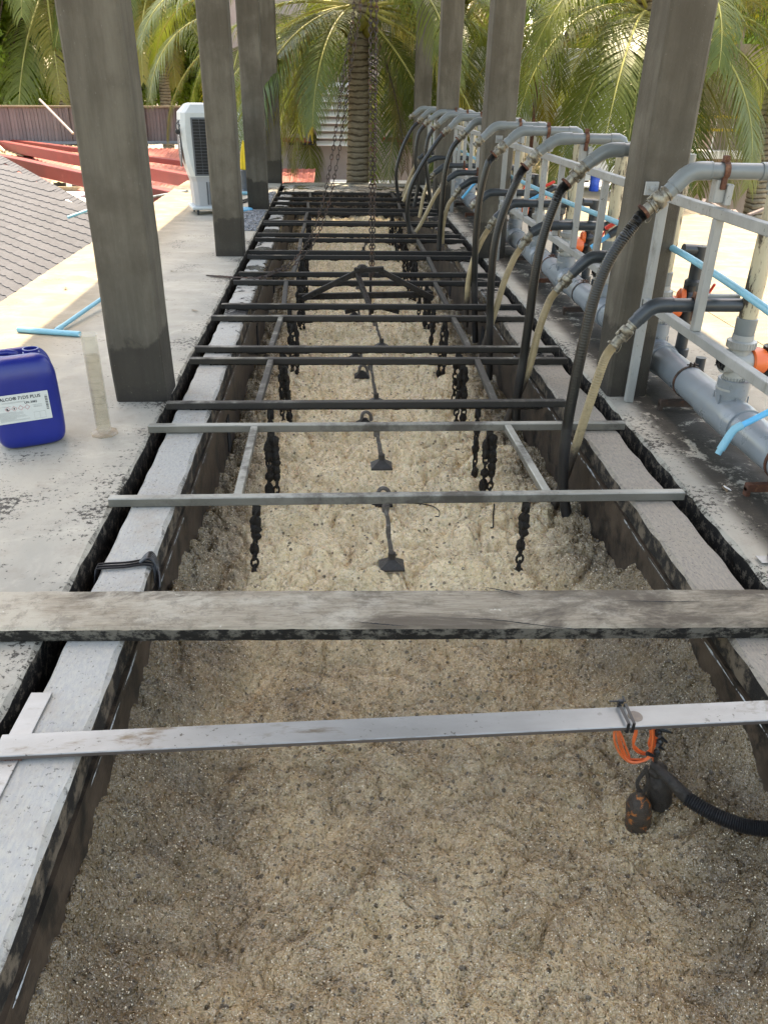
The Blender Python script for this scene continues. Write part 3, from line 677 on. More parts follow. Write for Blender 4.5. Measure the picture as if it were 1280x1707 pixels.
def chain_mesh(double, seed, depth):
    g = random.Random(seed); mb = MB(); strands = ((-.018, depth), (.02, depth*g.uniform(.75, 1))) if double else ((0, depth),)
    mb.box((0, 0, -.03), (.035, .012, .05), ch=.003)
    for sx, D in strands:
        z = -.05; k = 0; x = sx*.4; mudfrom = g.uniform(.0, .4)
        while z > -D:
            tx = sx+g.uniform(-.006, .006)+(g.uniform(-.01, .02)*(-z)); x += (tx-x)*.5
            link_geo(mb, (x, 0, z), (g.uniform(-.1, .1), g.uniform(-.1, .1), -1), ((1, .2, 0) if k % 2 else (.2, 1, 0)), .048, .028, .0058)
            if g.random() < (.75 if -z/D > mudfrom and -z/D < mudfrom+.5 else .3):
                blob(mb, (x, 0, z), (g.uniform(.014, .025), g.uniform(.011, .018), g.uniform(.022, .042)), g.random())
            z -= .035; k += 1
        blob(mb, (x, 0, -D), (.012, .012, .022), seed)
    return mb.mesh('chain', M['sludge'], smooth=60)
CH = {(d, i): chain_mesh(d, 40+i+10*d, .42) for d in (False, True) for i in range(3)}
for k, (y0, y1) in enumerate(FR[:8]):
    for b, y in enumerate((y0, y1)):
        for sd, x in (('left', -.335+(.02 if b else 0)), ('right', .745+(.03 if b else .02))):
            dbl = (b == 1) or (k in (2, 5)); me = CH[(dbl, (k+b) % 3)]
            o = link('hanging_chain', me)
            o.location = (x+random.uniform(-.02, .02), y+.012, .004); o.rotation_euler = (random.uniform(-.05, .05), (.10 if (k == 0 and b == 0 and sd == 'left') else random.uniform(-.05, .05)), random.uniform(-.5, .5))
            zf = .40 if (k, b) == (0, 0) else .45; o.scale = (1, 1, zf/.42)
            tag(o, f'sludgy {"double" if dbl else "single"} chain, {sd} side, {"near" if b == 0 else "far"} beam of the {ORD[k]} frame', 'chain', group='sludge-caked chains hanging into the foam')
# ------------------------------------------------------------------ rods with pyramid feet
def pyramid(mb, c, s, h):
    c = Vector(c); vs = [c+Vector(p) for p in ((-s, -s*.8, 0), (s, -s*.8, 0), (s, s*.8, 0), (-s, s*.8, 0), (-s*.16, -s*.16, h), (s*.16, -s*.16, h), (s*.16, s*.16, h), (-s*.16, s*.16, h), (-s, -s*.8, -.008), (s, -s*.8, -.008), (s, s*.8, -.008), (-s, s*.8, -.008))]
    fs = [(0, 1, 5, 4), (1, 2, 6, 5), (2, 3, 7, 6), (3, 0, 4, 7), (4, 5, 6, 7), (8, 9, 1, 0), (9, 10, 2, 1), (10, 11, 3, 2), (11, 8, 0, 3), (8, 11, 10, 9)]
    mb.add(vs, fs)
for k, (p0, p1) in enumerate((((643, 842), (653, 930)), ((628, 716), (636, 765)), ((617, 608), (627, 662)), ((625, 532), (636, 570)), ((596, 468), (604, 486)), ((610, 402), (606, 415)))):
    y = (2.83, 3.585, 4.645, 5.63, 6.79, 8.9)[k]
    a = PY(*p0, y); a.z = min(a.z, .0); b = PY(*p1, y); b.z = max(b.z, -.40)-.03
    t = thing('hanging_rod', f'{ORD[k]} thin stained rod ending in a pyramid foot in the middle of the foam', 'rod', (b.x, y, b.z), group='rods with pyramid feet down the middle of the tank')
    mb = MB(); la, lb = local(t, a), Vector((0, 0, .03)); pts = [la.lerp(lb, i/8)+Vector((random.uniform(-.003, .003), 0, 0)) for i in range(9)]
    mb.tube(pts, [.0095+random.uniform(-.0015, .002) for _ in pts], 8); mb.tube([la+Vector((0, 0, .0)), la+Vector((0, 0, -.03))], .016, 8); mb.build('shaft', M['rod'], t, smooth=50)
    mb = MB(); pyramid(mb, (0, 0, -.006), .054, .036); mb.tube([(0, 0, .03), (0, 0, .055)], .017, 8); mb.build('pyramid_foot', M['slfoot'], t)
for k, (px, py, y) in enumerate(((640, 822, 3.02), (612, 692, 3.95), (607, 612, 4.8), (597, 583, 5.1), (595, 513, 6.35))):
    b = PY(px, py, y); b.z = -.36
    b = PZ(px-4, py+12, -.36)
    t = thing('hooked_float', f'{ORD[k]} bent-topped pyramid weight poking out of the foam behind a beam', 'weight', b, group='bent-topped pyramid weights in the foam')
    mb = MB(); pyramid(mb, (0, 0, -.01), .055, .04); mb.build('pyramid_foot', M['sludge'], t)
    mb = MB(); mb.tube(spline([(-.02, 0, .02), (-.012, 0, .06), (.012, 0, .07), (.035, .0, .05), (.045, 0, .0)], 12), .011, 8); mb.build('hook', M['rod'], t, smooth=50)
# triangular lifting frame
t = thing('lifting_frame', 'dark triangular lifting frame in the foam under the hanging hoist chain', 'lifting frame', (.22, 6.55, 0))
q = lambda px, py, y: local(t, PY(px, py, y))
mb = MB(); mb.beam(q(505, 498, 6.55), q(598, 452, 6.55), .035, .045, ch=.004); mb.build('leg', M['sludge'], t)
mb = MB(); mb.beam(q(722, 497, 6.55), q(632, 450, 6.55), .035, .045, ch=.004); mb.build('leg', M['sludge'], t)
mb = MB(); mb.beam(q(595, 455, 6.55), q(620, 520, 6.1), .035, .04, ch=.004); mb.build('leg', M['sludge'], t)
mb = MB(); mb.beam(q(498, 494, 6.6), q(722, 490, 6.6), .04, .05, ch=.004); mb.build('cross_bar', M['sludge'], t)
mb = MB(); mb.beam(q(575, 520, 6.0), q(617, 508, 6.0), .03, .03, ch=.003); mb.beam(q(665, 520, 6.0), q(621, 508, 6.0), .03, .03, ch=.003); mb.build('foot_brace', M['sludge'], t)
mb = MB(); mb.beam(q(590, 450, 6.55), q(640, 448, 6.55), .05, .04, ch=.006); blob(mb, q(604, 446, 6.55), (.04, .03, .03), 3); mb.build('apex_plate', M['sludge'], t)
def chain_path(mb, pts, pitch, wd, r, jit=.004, seed=0, n=8, q=4):
    g = random.Random(seed); P = spline(pts, 400); acc = 0; last = P[0]; k = 0
    for p in P[1:]:
        acc += (p-last).length
        if acc >= pitch:
            d = (p-last).normalized(); a = Vector((0, 1, 0)) if k % 2 else Vector((1, 0, 0)); a = (a-d*a.dot(d)).normalized()
            link_geo(mb, p+Vector((g.uniform(-jit, jit), g.uniform(-jit, jit), 0)), d, a, pitch*1.32, wd, r, n, q); k += 1; acc -= pitch
        last = p
for nm, dx, lab in (('hoist_chain', -.012, 'rusty hoist chain hanging straight down, left strand of the pair'), ('hoist_chain', .028, 'rusty hoist chain hanging straight down, right strand of the pair')):
    mb = MB(); z0 = .10
    chain_path(mb, [(.30+dx, 6.86, 5.24), (.30+dx, 6.86, 2.0), (.305+dx*.8, 6.86, 1.0), (.31+dx*.4, 6.86, z0)], .034, .026, .0052, .0015, 5)
    if dx < 0: blob(mb, (.305, 6.86, z0-.02), (.02, .02, .04), 9); mb.tube([(.305, 6.86, z0), (.30, 6.86, -.28)], .012, 7)
    o = mb.build(nm, M['slrust'], None, smooth=60); tag(o, lab, 'chain')
for dx, lab in ((0, 'slack rusty chain curving down to the left wall, upper loop'), (.035, 'slack rusty chain curving down to the left wall, lower loop')):
    mb = MB(); pp = [(590, -320), (590, 0), (577, 90), (565, 180), (544, 311), (519, 392), (484, 438), (455, 452)]
    pts = [PY(a+(dx*300), b, 7.0) for a, b in pp]+[Vector((-.62, 7.0+dx*2, .02)), Vector((-.75, 7.02, .012)), Vector((-1.0, 7.05+dx, .012)), Vector((-1.12, 7.12, .01))]
    chain_path(mb, pts, .036, .024, .0036, .003, 6); o = mb.build('slack_chain', M['slrust'], None, smooth=60); tag(o, lab, 'chain')

# ================================================================== PLANK, FLAT BAR, BINDINGS
t = thing('wooden_plank', 'thick weathered plank lying right across the tank, splashed and cracked', 'plank', (.2, 2.0, 0))
a0, a1, b0, b1 = Vector((-1.45, 2.155, 0)), Vector((1.75, 2.065, 0)), Vector((-1.45, 1.955, 0)), Vector((1.75, 1.865, 0))
n = 260; vs = []; fs = []
for i in range(n+1):
    u_ = i/n; A = a0.lerp(a1, u_); B = b0.lerp(b1, u_); x = A.x
    j = lambda s, amp: (fbm(np.array([x*14.+s]), np.array([s*3.]), 31)[0]-.47)*amp
    zt = .056+j(1, .006); ed = j(2, .018); ch = .006+abs(j(3, .012))
    crack = -.006 if (.15 < u_ < .8 and abs(math.sin(u_*9+1)) > .55) else 0
    row = [(A.x, A.y+j(4, .012), .004), (A.x, A.y+j(4, .012), zt-.005), (A.x, A.y-.006, zt)]
    for v in (.2, .4, .6, .8): p = A.lerp(B, v); row.append((p.x, p.y, zt+(fbm(np.array([x*3.]), np.array([v*26.]), 77)[0]-.47)*.005))
    row += [(B.x, B.y+.028, zt-.001), (B.x, B.y+ch+.002, zt-.002), (B.x, B.y, zt-.004-ch*.6), (B.x, B.y+ed*.3, .03), (B.x, B.y+ed*.4+.004, .004)]
    vs += [tuple(Vector(p)-t.location) for p in row]
m_ = 12
for i in range(n):
    for k in range(m_): k2 = (k+1) % m_; fs.append((i*m_+k, i*m_+k2, (i+1)*m_+k2, (i+1)*m_+k))
fs.append(tuple(range(m_))); fs.append(tuple(n*m_+k for k in reversed(range(m_))))
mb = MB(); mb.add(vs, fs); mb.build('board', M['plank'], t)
def crack(pts, w):
    mb = MB(); P = spline(pts, 40); vs = []; fs = []
    for i, p in enumerate(P):
        hw = w*math.sin(math.pi*min(1, max(.02, i/40)))*random.uniform(.6, 1.2); jj = random.uniform(-.001, .001)
        vs += [(p[0], p[1]-hw+jj, p[2]), (p[0], p[1]+hw+jj, p[2])]
    for i in range(40): fs.append((2*i, 2*i+1, 2*i+3, 2*i+2))
    mb.add(vs, fs); return mb
for pp in (((800, 978), (835, 984), (880, 995)), ((585, 1036), (640, 1041), (680, 1044)), ((750, 1030), (830, 1034), (930, 1046), (1010, 1052)), ((1010, 1000), (1100, 1003), (1180, 1002))):
    pts = [local(t, PZ(a, b, .0605)) for a, b in pp]; o = crack(pts, .0028).build('crack', M['dark'], t, fixn=False)
# flat bar with its plate
t = thing('flat_bar', 'pale galvanised flat bar laid across the near end of the tank', 'steel bar', (-.86, 1.54, 0))
L0, L1 = Vector((-.868, 1.497, .016)), Vector((1.45, 1.552, .016)); mb = MB(); mb.beam(local(t, L0), local(t, L1), .078, .014, ch=.002); mb.build('bar', M['bar'], t)
mb = MB(); mb.beam(local(t, (-.828, 1.71, .0045)), local(t, (-.838, 1.33, .0045)), .058, .006, ch=.0015); mb.build('end_plate', M['bar'], t)
mb = MB(); mb.tube([local(t, (-.868+.0023*i, 1.462+random.uniform(-.0015, .0015), .008)) for i in range(32)], .003, 6); mb.build('weld_bead', M['rust'], t)
mb = MB(); mb.lathe(local(t, (.79, 1.535, .0232)), (0, 0, 1), [(0, .020), (.0015, .019), (.0016, .0)], 20); mb.build('rust_mark', plain('stain_brown', (.20, .155, .12), .6, sc=30, v=.3), t)
# cable ties round the bar
t = thing('cable_tie', 'black plastic cable tie pulled tight round the pale flat bar', 'cable tie', (.765, 1.535, .018))
for dx in (-.008, .008):
    mb = MB(); pr = [(.034+.004, .015), (.034+.004, -.016), (-.038, -.016), (-.038, .015), (.038, .015)]
    pr = [(.038, .0165), (.038, -.0165), (-.038, -.0165), (-.038, .0165)]
    for i in range(4):
        a, b = pr[i], pr[(i+1) % 4]; mb.beam((dx*(1+.3*a[0]*10), a[0], a[1]), (dx*(1+.3*b[0]*10), b[0], b[1]), .008, .0018, up=(1, 0, 0) if False else (0, .01, 1) if abs(a[0]-b[0]) > .01 else (0, 1, 0), ch=0)
    mb.build('strap', M['blackpl'], t)
mb = MB(); mb.box((-.004, .040, .022), (.014, .010, .012), ch=.002); mb.box((-.02, .043, .021), (.03, .004, .003)); mb.box((.006, .046, .026), (.005, .02, .003)); mb.build('tie_head', M['blackpl'], t)
# orange cable coil
t = thing('cable_coil', 'bundle of thin orange cable looped below the flat bar', 'cable', (.80, 1.54, 0))
def at(px, py, y=1.56): return local(t, PY(px, py, y))
for i in range(9):
    g = random.Random(i); j = lambda a: g.uniform(-a, a)
    if i < 4: pp = [(1075+j(4), 1193), (1040-i*5+j(3), 1200), (1024+i*4+j(2), 1225+j(4)), (1032+i*5, 1255+j(4)), (1055+j(3), 1270+j(4)), (1082+j(3), 1262), (1088+j(4), 1230), (1084, 1196)]
    elif i < 6: pp = [(1090, 1195), (1060-j(5), 1200), (1051+i*2, 1220), (1056, 1245+j(4)), (1076, 1256+j(3)), (1090+j(3), 1240), (1096, 1205)]
    else: pp = [(1078+i*3, 1193), (1079+j(4)+i*2, 1215), (1085+j(5), 1240), (1090+j(3), 1262), (1093+j(3), 1280)]
    mb = MB(); mb.tube(spline([at(a, b, 1.555+i*.006+j(.008)) for a, b in pp], 36), .0036, 6); mb.build('cable_loop', M['cableor'], t, smooth=60)
mb = MB(); mb.tube(spline([at(1080, 1198), (at(1100, 1196)), at(1110, 1204), at(1100, 1214), at(1082, 1212)], 16), .0035, 6); mb.tube(spline([at(1078, 1203), at(1095, 1200), at(1108, 1210)], 10), .0030, 6); mb.build('cable_loop', M['cableor'], t, smooth=60)
mb = MB()
for a, b in (((1098, 1215), (1118, 1221)), ((1099, 1228), (1112, 1238)), ((1096, 1243), (1106, 1250)), ((1082, 1214), (1100, 1210)), ((1078, 1256), (1092, 1262))):
    p, r_ = at(*a, 1.53), at(*b, 1.53); mb.tube([p, p.lerp(r_, .6), r_], [.006, .005, .003], 6)
for (a, b, rr) in ((1097, 1222, .011), (1099, 1238, .010), (1094, 1255, .009)): blob(mb, at(a, b, 1.55), (rr, rr, rr*1.4), a)
mb.build('tie_knot', M['blackpl'], t)
# floats
def floatsw(label, px, py, pxb, pyb, r, mat, y):
    a, b = PY(px, py, y), PY(pxb, pyb, y); t = thing('float_switch', label, 'float switch', b); ax = local(t, a)
    L = ax.length; mb = MB(); mb.lathe((0, 0, 0), ax, [(0, r*.55), (.006, r*.85), (.016, r), (L*.68, r*1.02), (L*.82, r*.8), (L*.93, r*.45), (L, r*.3), (L+.008, r*.28)], 18); mb.build('float_body', mat, t, smooth=50)
    return t, a
f1, a1 = floatsw('small orange-stained float switch hanging lowest, just touching the foam', 1066, 1322, 1062, 1384, .037, M['floator'], 1.575)
mb = MB(); mb.tube([local(f1, p) for p in spline([PY(1067, 1324, 1.575), PY(1062, 1305, 1.575), PY(1073, 1288, 1.575), PY(1078, 1278, 1.57)], 10)], .006, 7)
mb.tube([local(f1, p) for p in spline([PY(1070, 1326, 1.575), PY(1080, 1305, 1.57), PY(1076, 1280, 1.57)], 10)], .006, 7); mb.build('cord', M['float'], f1, smooth=50)
f2, a2 = floatsw('sludge-grey float switch hanging beside the orange-stained one', 1100, 1282, 1098, 1343, .037, M['float'], 1.61)
mb = MB(); blob(mb, local(f2, PY(1096, 1284, 1.60)), (.028, .026, .024), 4); mb.tube([local(f2, p) for p in spline([PY(1098, 1286, 1.6), PY(1092, 1272, 1.59), PY(1096, 1255, 1.57)], 8)], .006, 7)
mb.tube([local(f2, p) for p in spline([PY(1100, 1342, 1.61), PY(1098, 1355, 1.61), PY(1094, 1370, 1.61)], 8)], [.0028]*6+[.005]*3, 6); mb.build('cord', M['float'], f2, smooth=50)
# corrugated conduit leading off to the right
t = thing('cable_conduit', 'black corrugated conduit carrying the float cables away to the right wall', 'conduit', (1.1, 1.6, -.4))
pts = spline([PY(1088, 1275, 1.58), PY(1110, 1295, 1.54), PY(1145, 1330, 1.50)], 16); mb = MB(); mb.tube([local(t, p) for p in pts], [.012+.008*i/16 for i in range(17)], 8); mb.build('cable_sleeve', M['float'], t, smooth=50)
pts = spline([PY(1143, 1330, 1.50), PY(1190, 1358, 1.45), PY(1240, 1377, 1.41), PY(1290, 1382, 1.38), PY(1350, 1372, 1.36)], 150)
mb = MB(); mb.tube([local(t, p) for p in pts], [.021+.0022*math.sin(i*math.pi/1.5) for i in range(151)], 10); mb.build('corrugated_tube', M['cablebl'], t, smooth=70)
# rubber binding on left wall
t = thing('rubber_binding', 'black rubber strip wound round the left tank wall and knotted on its inner edge', 'binding', (-.75, 2.36, 0))
for k in range(3):
    mb = MB(); y = 2.34+k*.016
    mb.tube([local(t, p) for p in spline([(-.85, y-.03, -.05), (-.845, y-.01, .0), (-.835, y, .008), (-.75, y+.008+random.uniform(-.006, .006), .009), (-.68, y+.02, .010), (-.652, y+.012, .0), (-.648, y-.01, -.05)], 26)], .006, 7, flat=.55); mb.build('wrap', M['blackpl'], t, smooth=60)
mb = MB()
for k in range(5):
    mb.tube([local(t, p) for p in spline([(-.70, 2.37, .012), (-.67, 2.375+.01*k, .028), (-.645, 2.37+.005*k, .0), (-.64+.004*k, 2.34-.01*k, -.05), (-.652, 2.31, -.085)], 14)], .007, 7, flat=.6)
mb.build('knot', M['blackpl'], t, smooth=60)

# ================================================================== HOSES AND PIPES
YS = [3.40+1.0*k for k in range(11)]
XU, ZU = 1.45, 1.217
def camlock(mb, p, d, r=.034, L=.10):
    mb.lathe(p, d, [(0, r*.95), (.004, r*1.02), (.012, r*1.02), (.014, r*.84), (.030, r*.84), (.033, r*1.12), (.050, r*1.16), (.062, r*1.0), (.066, r*.82), (.076, r*.80), (.078, r*.98), (.086, r*.98), (.088, r*.8), (L, r*.78)], 20)
def hose(kind, k, pts, label, r, cp=None):
    """pts: world points from coupler end down; cp = (coupler start, coupler end)"""
    t = thing('suction_hose', label, 'hose', pts[-1], group=('black ribbed hoses' if kind == 'hose' else 'tan ribbed hoses')+' running down into the foam')
    n = 460 if k < 3 else 240 if k < 5 else 120
    P = spline(pts, n); L = sum((P[i+1]-P[i]).length for i in range(n)); ribs = L/.0105 if k < 5 else L/.03
    # ribs: one sample high, one low
    rr = [r*(1+(.06 if kind == 'hose' else .06)*math.sin(2*math.pi*ribs*i/n) if ribs*2.1 < n else 1+.07*(i % 2)) if True else r for i in range(n+1)]
    fade = .75 if kind == 'hose' else .9
    rr = [r+(q-r)*max(.15, 1-i/n/fade) for i, q in enumerate(rr)]
    mb = MB(); mb.tube([local(t, p) for p in P], rr, 14 if k < 4 else 10); mb.build('hose_tube', M[kind], t, smooth=50)
    if cp:
        a, b = Vector(cp[0]), Vector(cp[1]); d = (b-a).normalized(); L2 = (b-a).length
        mb = MB(); camlock(mb, local(t, a), d, r*1.32, L2)
        sid = d.cross(Vector((0, 1, 0))).normalized()
        for sgn in (-1, 1):
            c = a+d*L2*.45+sid*sgn*r*1.38; mb.beam(local(t, c-d*.022), local(t, c+d*.03), .014, .006, up=sid, ch=.001)
        mb.build('camlock_coupler', M['cam'], t, smooth=40)
        mb = MB(); c = b+sid*r*1.2; pts2 = [c+(d*math.cos(q)+Vector((0, -1, 0))*math.sin(q)*.3+Vector((0, 0, -1))*math.sin(q))*.018 for q in np.linspace(0, 6.28, 15)]
        mb.tube([local(t, p) for p in pts2], .0016, 5, cap=False); mb.build('pin_ring', M['cam'], t)
        mb = MB(); mb.lathe(local(t, b-d*.004), d, [(0, r*1.14), (.002, r*1.2), (.012, r*1.2), (.014, r*1.14)], 18)
        mb.beam(local(t, b+d*.006-sid*r*1.0), local(t, b+d*.006-sid*r*1.55), .012, .012, up=d, ch=.001); mb.build('hose_clamp', M['rust' if kind == 'hose' else 'cam'], t, smooth=40)
    return t
def elbow_pipe(mat, ends, r, label, k, up):
    """horizontal pipe from riser to 45-degree bend, then down-left to coupler"""
    right, bend, tip = [Vector(p) for p in ends]
    t = thing('outlet_pipe', label, 'pipe', right, group='upper outlet pipes with 45 degree elbows' if up else 'lower outlet pipes with 45 degree elbows')
    d = (tip-bend).normalized(); h = (right-bend).normalized()
    mb = MB(); mb.tube([local(t, right), local(t, bend+h*.05)], r, 18); mb.build('pipe', mat, t, smooth=50)
    mb = MB(); R1 = r*1.13; q = [bend+h*.085, bend+h*.045]+[bend+h*.045*(1-s)**2+d*.045*s**2 for s in (.2, .4, .6, .8)]+[bend+d*.045, bend+d*.085]
    mb.tube([local(t, p) for p in q], R1, 20); mb.tube([local(t, bend+h*.081), local(t, bend+h*.088)], R1*1.03, 20); mb.build('elbow', mat, t, smooth=50)
    mb = MB(); mb.tube([local(t, bend+d*.06), local(t, tip)], r*1.02, 18); mb.build('spigot', mat, t, smooth=50)
    # saddle clamp to the rail
    xc = 1.60; yy = bend.y; z = bend.z
    if k < 9:
        mb = MB(); pr = [(xc, yy+(r+.004)*math.cos(a), z+(r+.004)*math.sin(a)) for a in np.linspace(-.6, math.pi+.6, 14)]
        vs = []; fs = []
        for i, p in enumerate(pr):
            for dx in (-.012, .012):
                vs.append(local(t, (p[0]+dx, p[1], p[2])))
                vs.append(local(t, (p[0]+dx, yy+(p[1]-yy)*1.09, z+(p[2]-z)*1.09)))
        for i in range(len(pr)-1):
            a = i*4; b = a+4; fs += [(a, b, b+1, a+1), (a+2, a+3, b+3, b+2), (a+1, b+1, b+3, a+3), (a, a+2, b+2, b)]
        mb.add(vs, fs); mb.box(local(t, (xc, yy, z+r+.014)), (.022, .03, .026), ch=.003); mb.box(local(t, (xc, yy-.018, z-r-.012)), (.022, .02, .05), ch=.003)
        mb.tube([local(t, (xc, yy-.026, z+r+.014)), local(t, (xc, yy+.022, z+r+.014))], .006, 8); mb.build('saddle_clamp', M['rust'], t)
    if up:      # elbow down to the riser
        mb = MB(); e = right; q = [e+Vector((-.06, 0, 0)), e+Vector((-.01, 0, 0)), e+Vector((.018, 0, -.012)), e+Vector((.03, 0, -.04)), e+Vector((.03, 0, -.09))]
        mb.tube([local(t, p) for p in q], R1, 18); mb.build('end_elbow', mat, t, smooth=50)
        mb = MB(); mb.tube([local(t, e+Vector((.03, 0, -.08))), local(t, e+Vector((.03, 0, -.16)))], r, 18); mb.build('down_pipe', mat, t, smooth=50)
        if k < 9:   # little stacked seat between rail and pipe
            mb = MB(); mb.box(local(t, (xc-.005, yy+.01, (1.085+z-r)/2+.006)), (.045, .05, z-r-1.085-.012), ch=.003); mb.box(local(t, (xc+.03, yy-.01, (1.085+z-r)/2-.006)), (.028, .04, z-r-1.085-.02), ch=.003); mb.build('seat_block', M['whitesteel'], t)
    return t, d
UP = [  # coupler start px, coupler end px, hose px points
    ((1112, 322), (1075, 352), [(1075, 352), (1058, 372), (1018, 428), (992, 490), (975, 560), (958, 640), (944, 720), (938, 800), (943, 850), (948, 885)], (1150, 283)),
    ((975, 276), (946, 305), [(946, 305), (932, 322), (908, 385), (893, 450), (882, 530), (872, 600), (862, 660), (860, 705)], (1012, 244)),
    ((897, 253), (876, 277), [(876, 277), (865, 293), (838, 355), (824, 410), (818, 480), (816, 560), (815, 632)], (930, 226)),
    ((842, 240), (824, 257), [(824, 257), (812, 275), (800, 325), (794, 380), (791, 450), (791, 520), (792, 570)], (868, 214)),
    ((804, 230), (795, 242), None, (826, 207)),
    ((776, 220), (764, 232), [(764, 232), (752, 250), (742, 285), (737, 330), (733, 385), (731, 425)], (793, 200)),
    ((749, 213), (738, 223), [(738, 223), (722, 245), (700, 280), (684, 315), (679, 350), (683, 392)], (767, 194)),
    ((731, 205), (722, 214), [(722, 214), (713, 232), (709, 262), (713, 297), (718, 340)], (747, 190)),
    ((716, 199), (707, 208), [(707, 208), (697, 225), (692, 262), (697, 305), (690, 345)], (733, 186)),
    ((703, 195), (697, 203), [(697, 203), (686, 215), (671, 245), (661, 280), (661, 305), (664, 330)], (717, 183)),
    ((690, 190), (686, 199), None, (702, 180)),
]
for k, (c0, c1, hp, el) in enumerate(UP):
    y = YS[k]; z = PY(*el, y).z; bend = Vector((PY(*el, y).x, y, (z+ZU)/2)); rt = Vector((1.815, y, bend.z)); tip = PY(*c0, y)
    dd = (tip-bend); tip = bend+dd
    txt = ['largest in view, running off the right edge', 'over the second tall black hose', 'over the third black hose', 'over the fourth black hose', 'with an open empty coupler', 'over a black hose, sixth along', 'crossing behind the sixth', 'eighth along the row', 'ninth along the row', 'tenth along, small', 'last of the row'][k]
    t, d = elbow_pipe(M['pvc'], (rt, bend, tip), .032, f'{ORD[k]} grey upper outlet pipe on the rail, {txt}', k, True)
    if hp:
        n = len(hp); yo = [y-.0-(.12 if k == 0 else .0)*(i/(n-1))**2 for i in range(n)]
        pts = [PY(a, b, yy) for (a, b), yy in zip(hp, yo)]
        hose('hose', k, pts, f'{ORD[k]} black ribbed hose arching from its silver coupler down into the foam', .0255, (tip-d*.006, pts[0]))
    else:
        t2 = thing('loose_coupler', f'silver coupler with nothing attached on the {ORD[k]} upper pipe', 'coupler', tip); mb = MB(); camlock(mb, (0, 0, 0), d, .034, .085); mb.build('camlock_coupler', M['cam'], t2, smooth=40)
LO = [
    ((1055, 540), (1024, 574), [(1024, 574), (1008, 598), (990, 650), (972, 705), (956, 755), (940, 800), (926, 835), (914, 868)], (1088, 508)),
    ((953, 456), (928, 484), [(928, 484), (915, 503), (898, 550), (886, 598), (872, 640), (855, 675), (845, 702)], (984, 427)),
    ((885, 388), (868, 412), [(868, 412), (856, 432), (840, 470), (828, 510), (815, 550), (806, 580)], (908, 375)),
    ((826, 363), (815, 380), [(815, 380), (803, 400), (788, 435), (781, 467), (778, 500), (776, 545)], (853, 338)),
    ((797, 335), (783, 347), None, (815, 320)),
    ((767, 312), (757, 327), [(757, 327), (747, 342), (739, 372), (737, 405)], (787, 299)),
    ((744, 300), (734, 312), [(734, 312), (724, 328), (712, 352), (700, 375), (690, 390)], (762, 287)),
    ((724, 288), (715, 299), [(715, 299), (706, 325), (699, 362)], (741, 275)),
    ((704, 274), (696, 285), [(696, 285), (684, 305), (672, 335)], (726, 262)),
    ((697, 264), (692, 274), [(692, 274), (681, 300), (671, 328)], (712, 254)),
]
for k, (c0, c1, hp, el) in enumerate(LO):
    y = YS[k]+.02; b = PY(*el, y); bend = Vector((b.x, y, b.z)); tip = PY(*c0, y)
    rt = Vector((1.60+.06 if k == 0 else 1.84, y, b.z))
    t, d = elbow_pipe(M['pvcdark'], (Vector((1.84, y, b.z)), bend, tip), .030, f'{ORD[k]} dark lower outlet pipe beneath the upper row, {"clamped beside the white post" if k == 0 else "partly hidden by hoses" if k < 5 else "small in the distance"}', k, False)
    if hp:
        pts = [PY(a, b2, y) for a, b2 in hp]
        hose('tan', k, pts, f'{ORD[k]} tan ribbed hose from a lower outlet pipe, its end blackened at the foam', .0215, (tip-d*.006, pts[0]))
    else:
        t2 = thing('loose_coupler', f'silver coupler with nothing attached on the {ORD[k]} lower pipe', 'coupler', tip); mb = MB(); camlock(mb, (0, 0, 0), d, .031, .08); mb.build('camlock_coupler', M['cam'], t2, smooth=40)

# white rail frames between columns
for k, (ya, yb, leg) in enumerate(((-1.6, 4.0, 3.975), (4.34, 7.95, 7.93), (8.38, 11.32, 11.3), (11.7, 14.6, 14.55))):
    t = thing('rail_frame', ['nearest white steel pipe-support rail, bolted to the first right column and running off frame', 'second white steel pipe-support rail, between the first and second right columns', 'third white pipe-support rail, between the second and third right columns', 'farthest white pipe-support rail, beyond the third right column'][k], 'steel rail', (1.6, ya, 0), group='white steel rails carrying the pipes')
    s = .042
    for nm, z in (('top_rail', 1.06), ('bottom_rail', .545)):
        mb = MB(); mb.beam(local(t, (1.6, ya, z)), local(t, (1.6, yb-.025 if k == 0 else yb, z)), s, s, ch=.003); mb.build(nm, M['whitesteel'], t)
    mb = MB(); mb.beam(local(t, (1.6, leg, 0)), local(t, (1.6, leg, 1.10)), s, s*.9, up=(0, 1, 0), ch=.003); mb.build('leg', M['whitesteel'], t)
    if k:
        mb = MB(); mb.beam(local(t, (1.6, ya+.06, 0)), local(t, (1.6, ya+.06, 1.038)), s, s, up=(0, 1, 0), ch=.003); mb.build('leg', M['whitesteel'], t)
    for y in ([-1.5, -.7, .1, .9, 2.15, 3.36] if k == 0 else np.arange(ya+.55, yb-.3, .5)):
        yy = {0: [2.3, 3.36]}.get(k, None); y = float(y)
        mb = MB(); mb.beam(local(t, (1.6, y, .567)), local(t, (1.6, y, 1.038)), s-.004, s-.004, up=(0, 1, 0), ch=.003); mb.build('post', M['whitesteel'], t)
    if k < 2:
        mb = MB(); mb.box(local(t, (1.545, leg+.042 if k == 0 else leg+.075, 1.085)), (.065, .012, .062), ch=.002); mb.lathe(local(t, (1.545, leg+.034 if k == 0 else leg+.067, 1.085)), (0, -1, 0), [(0, .014), (.004, .014), (.005, .009), (.012, .009)], 8); mb.build('wall_bracket', M['whitesteel'], t)
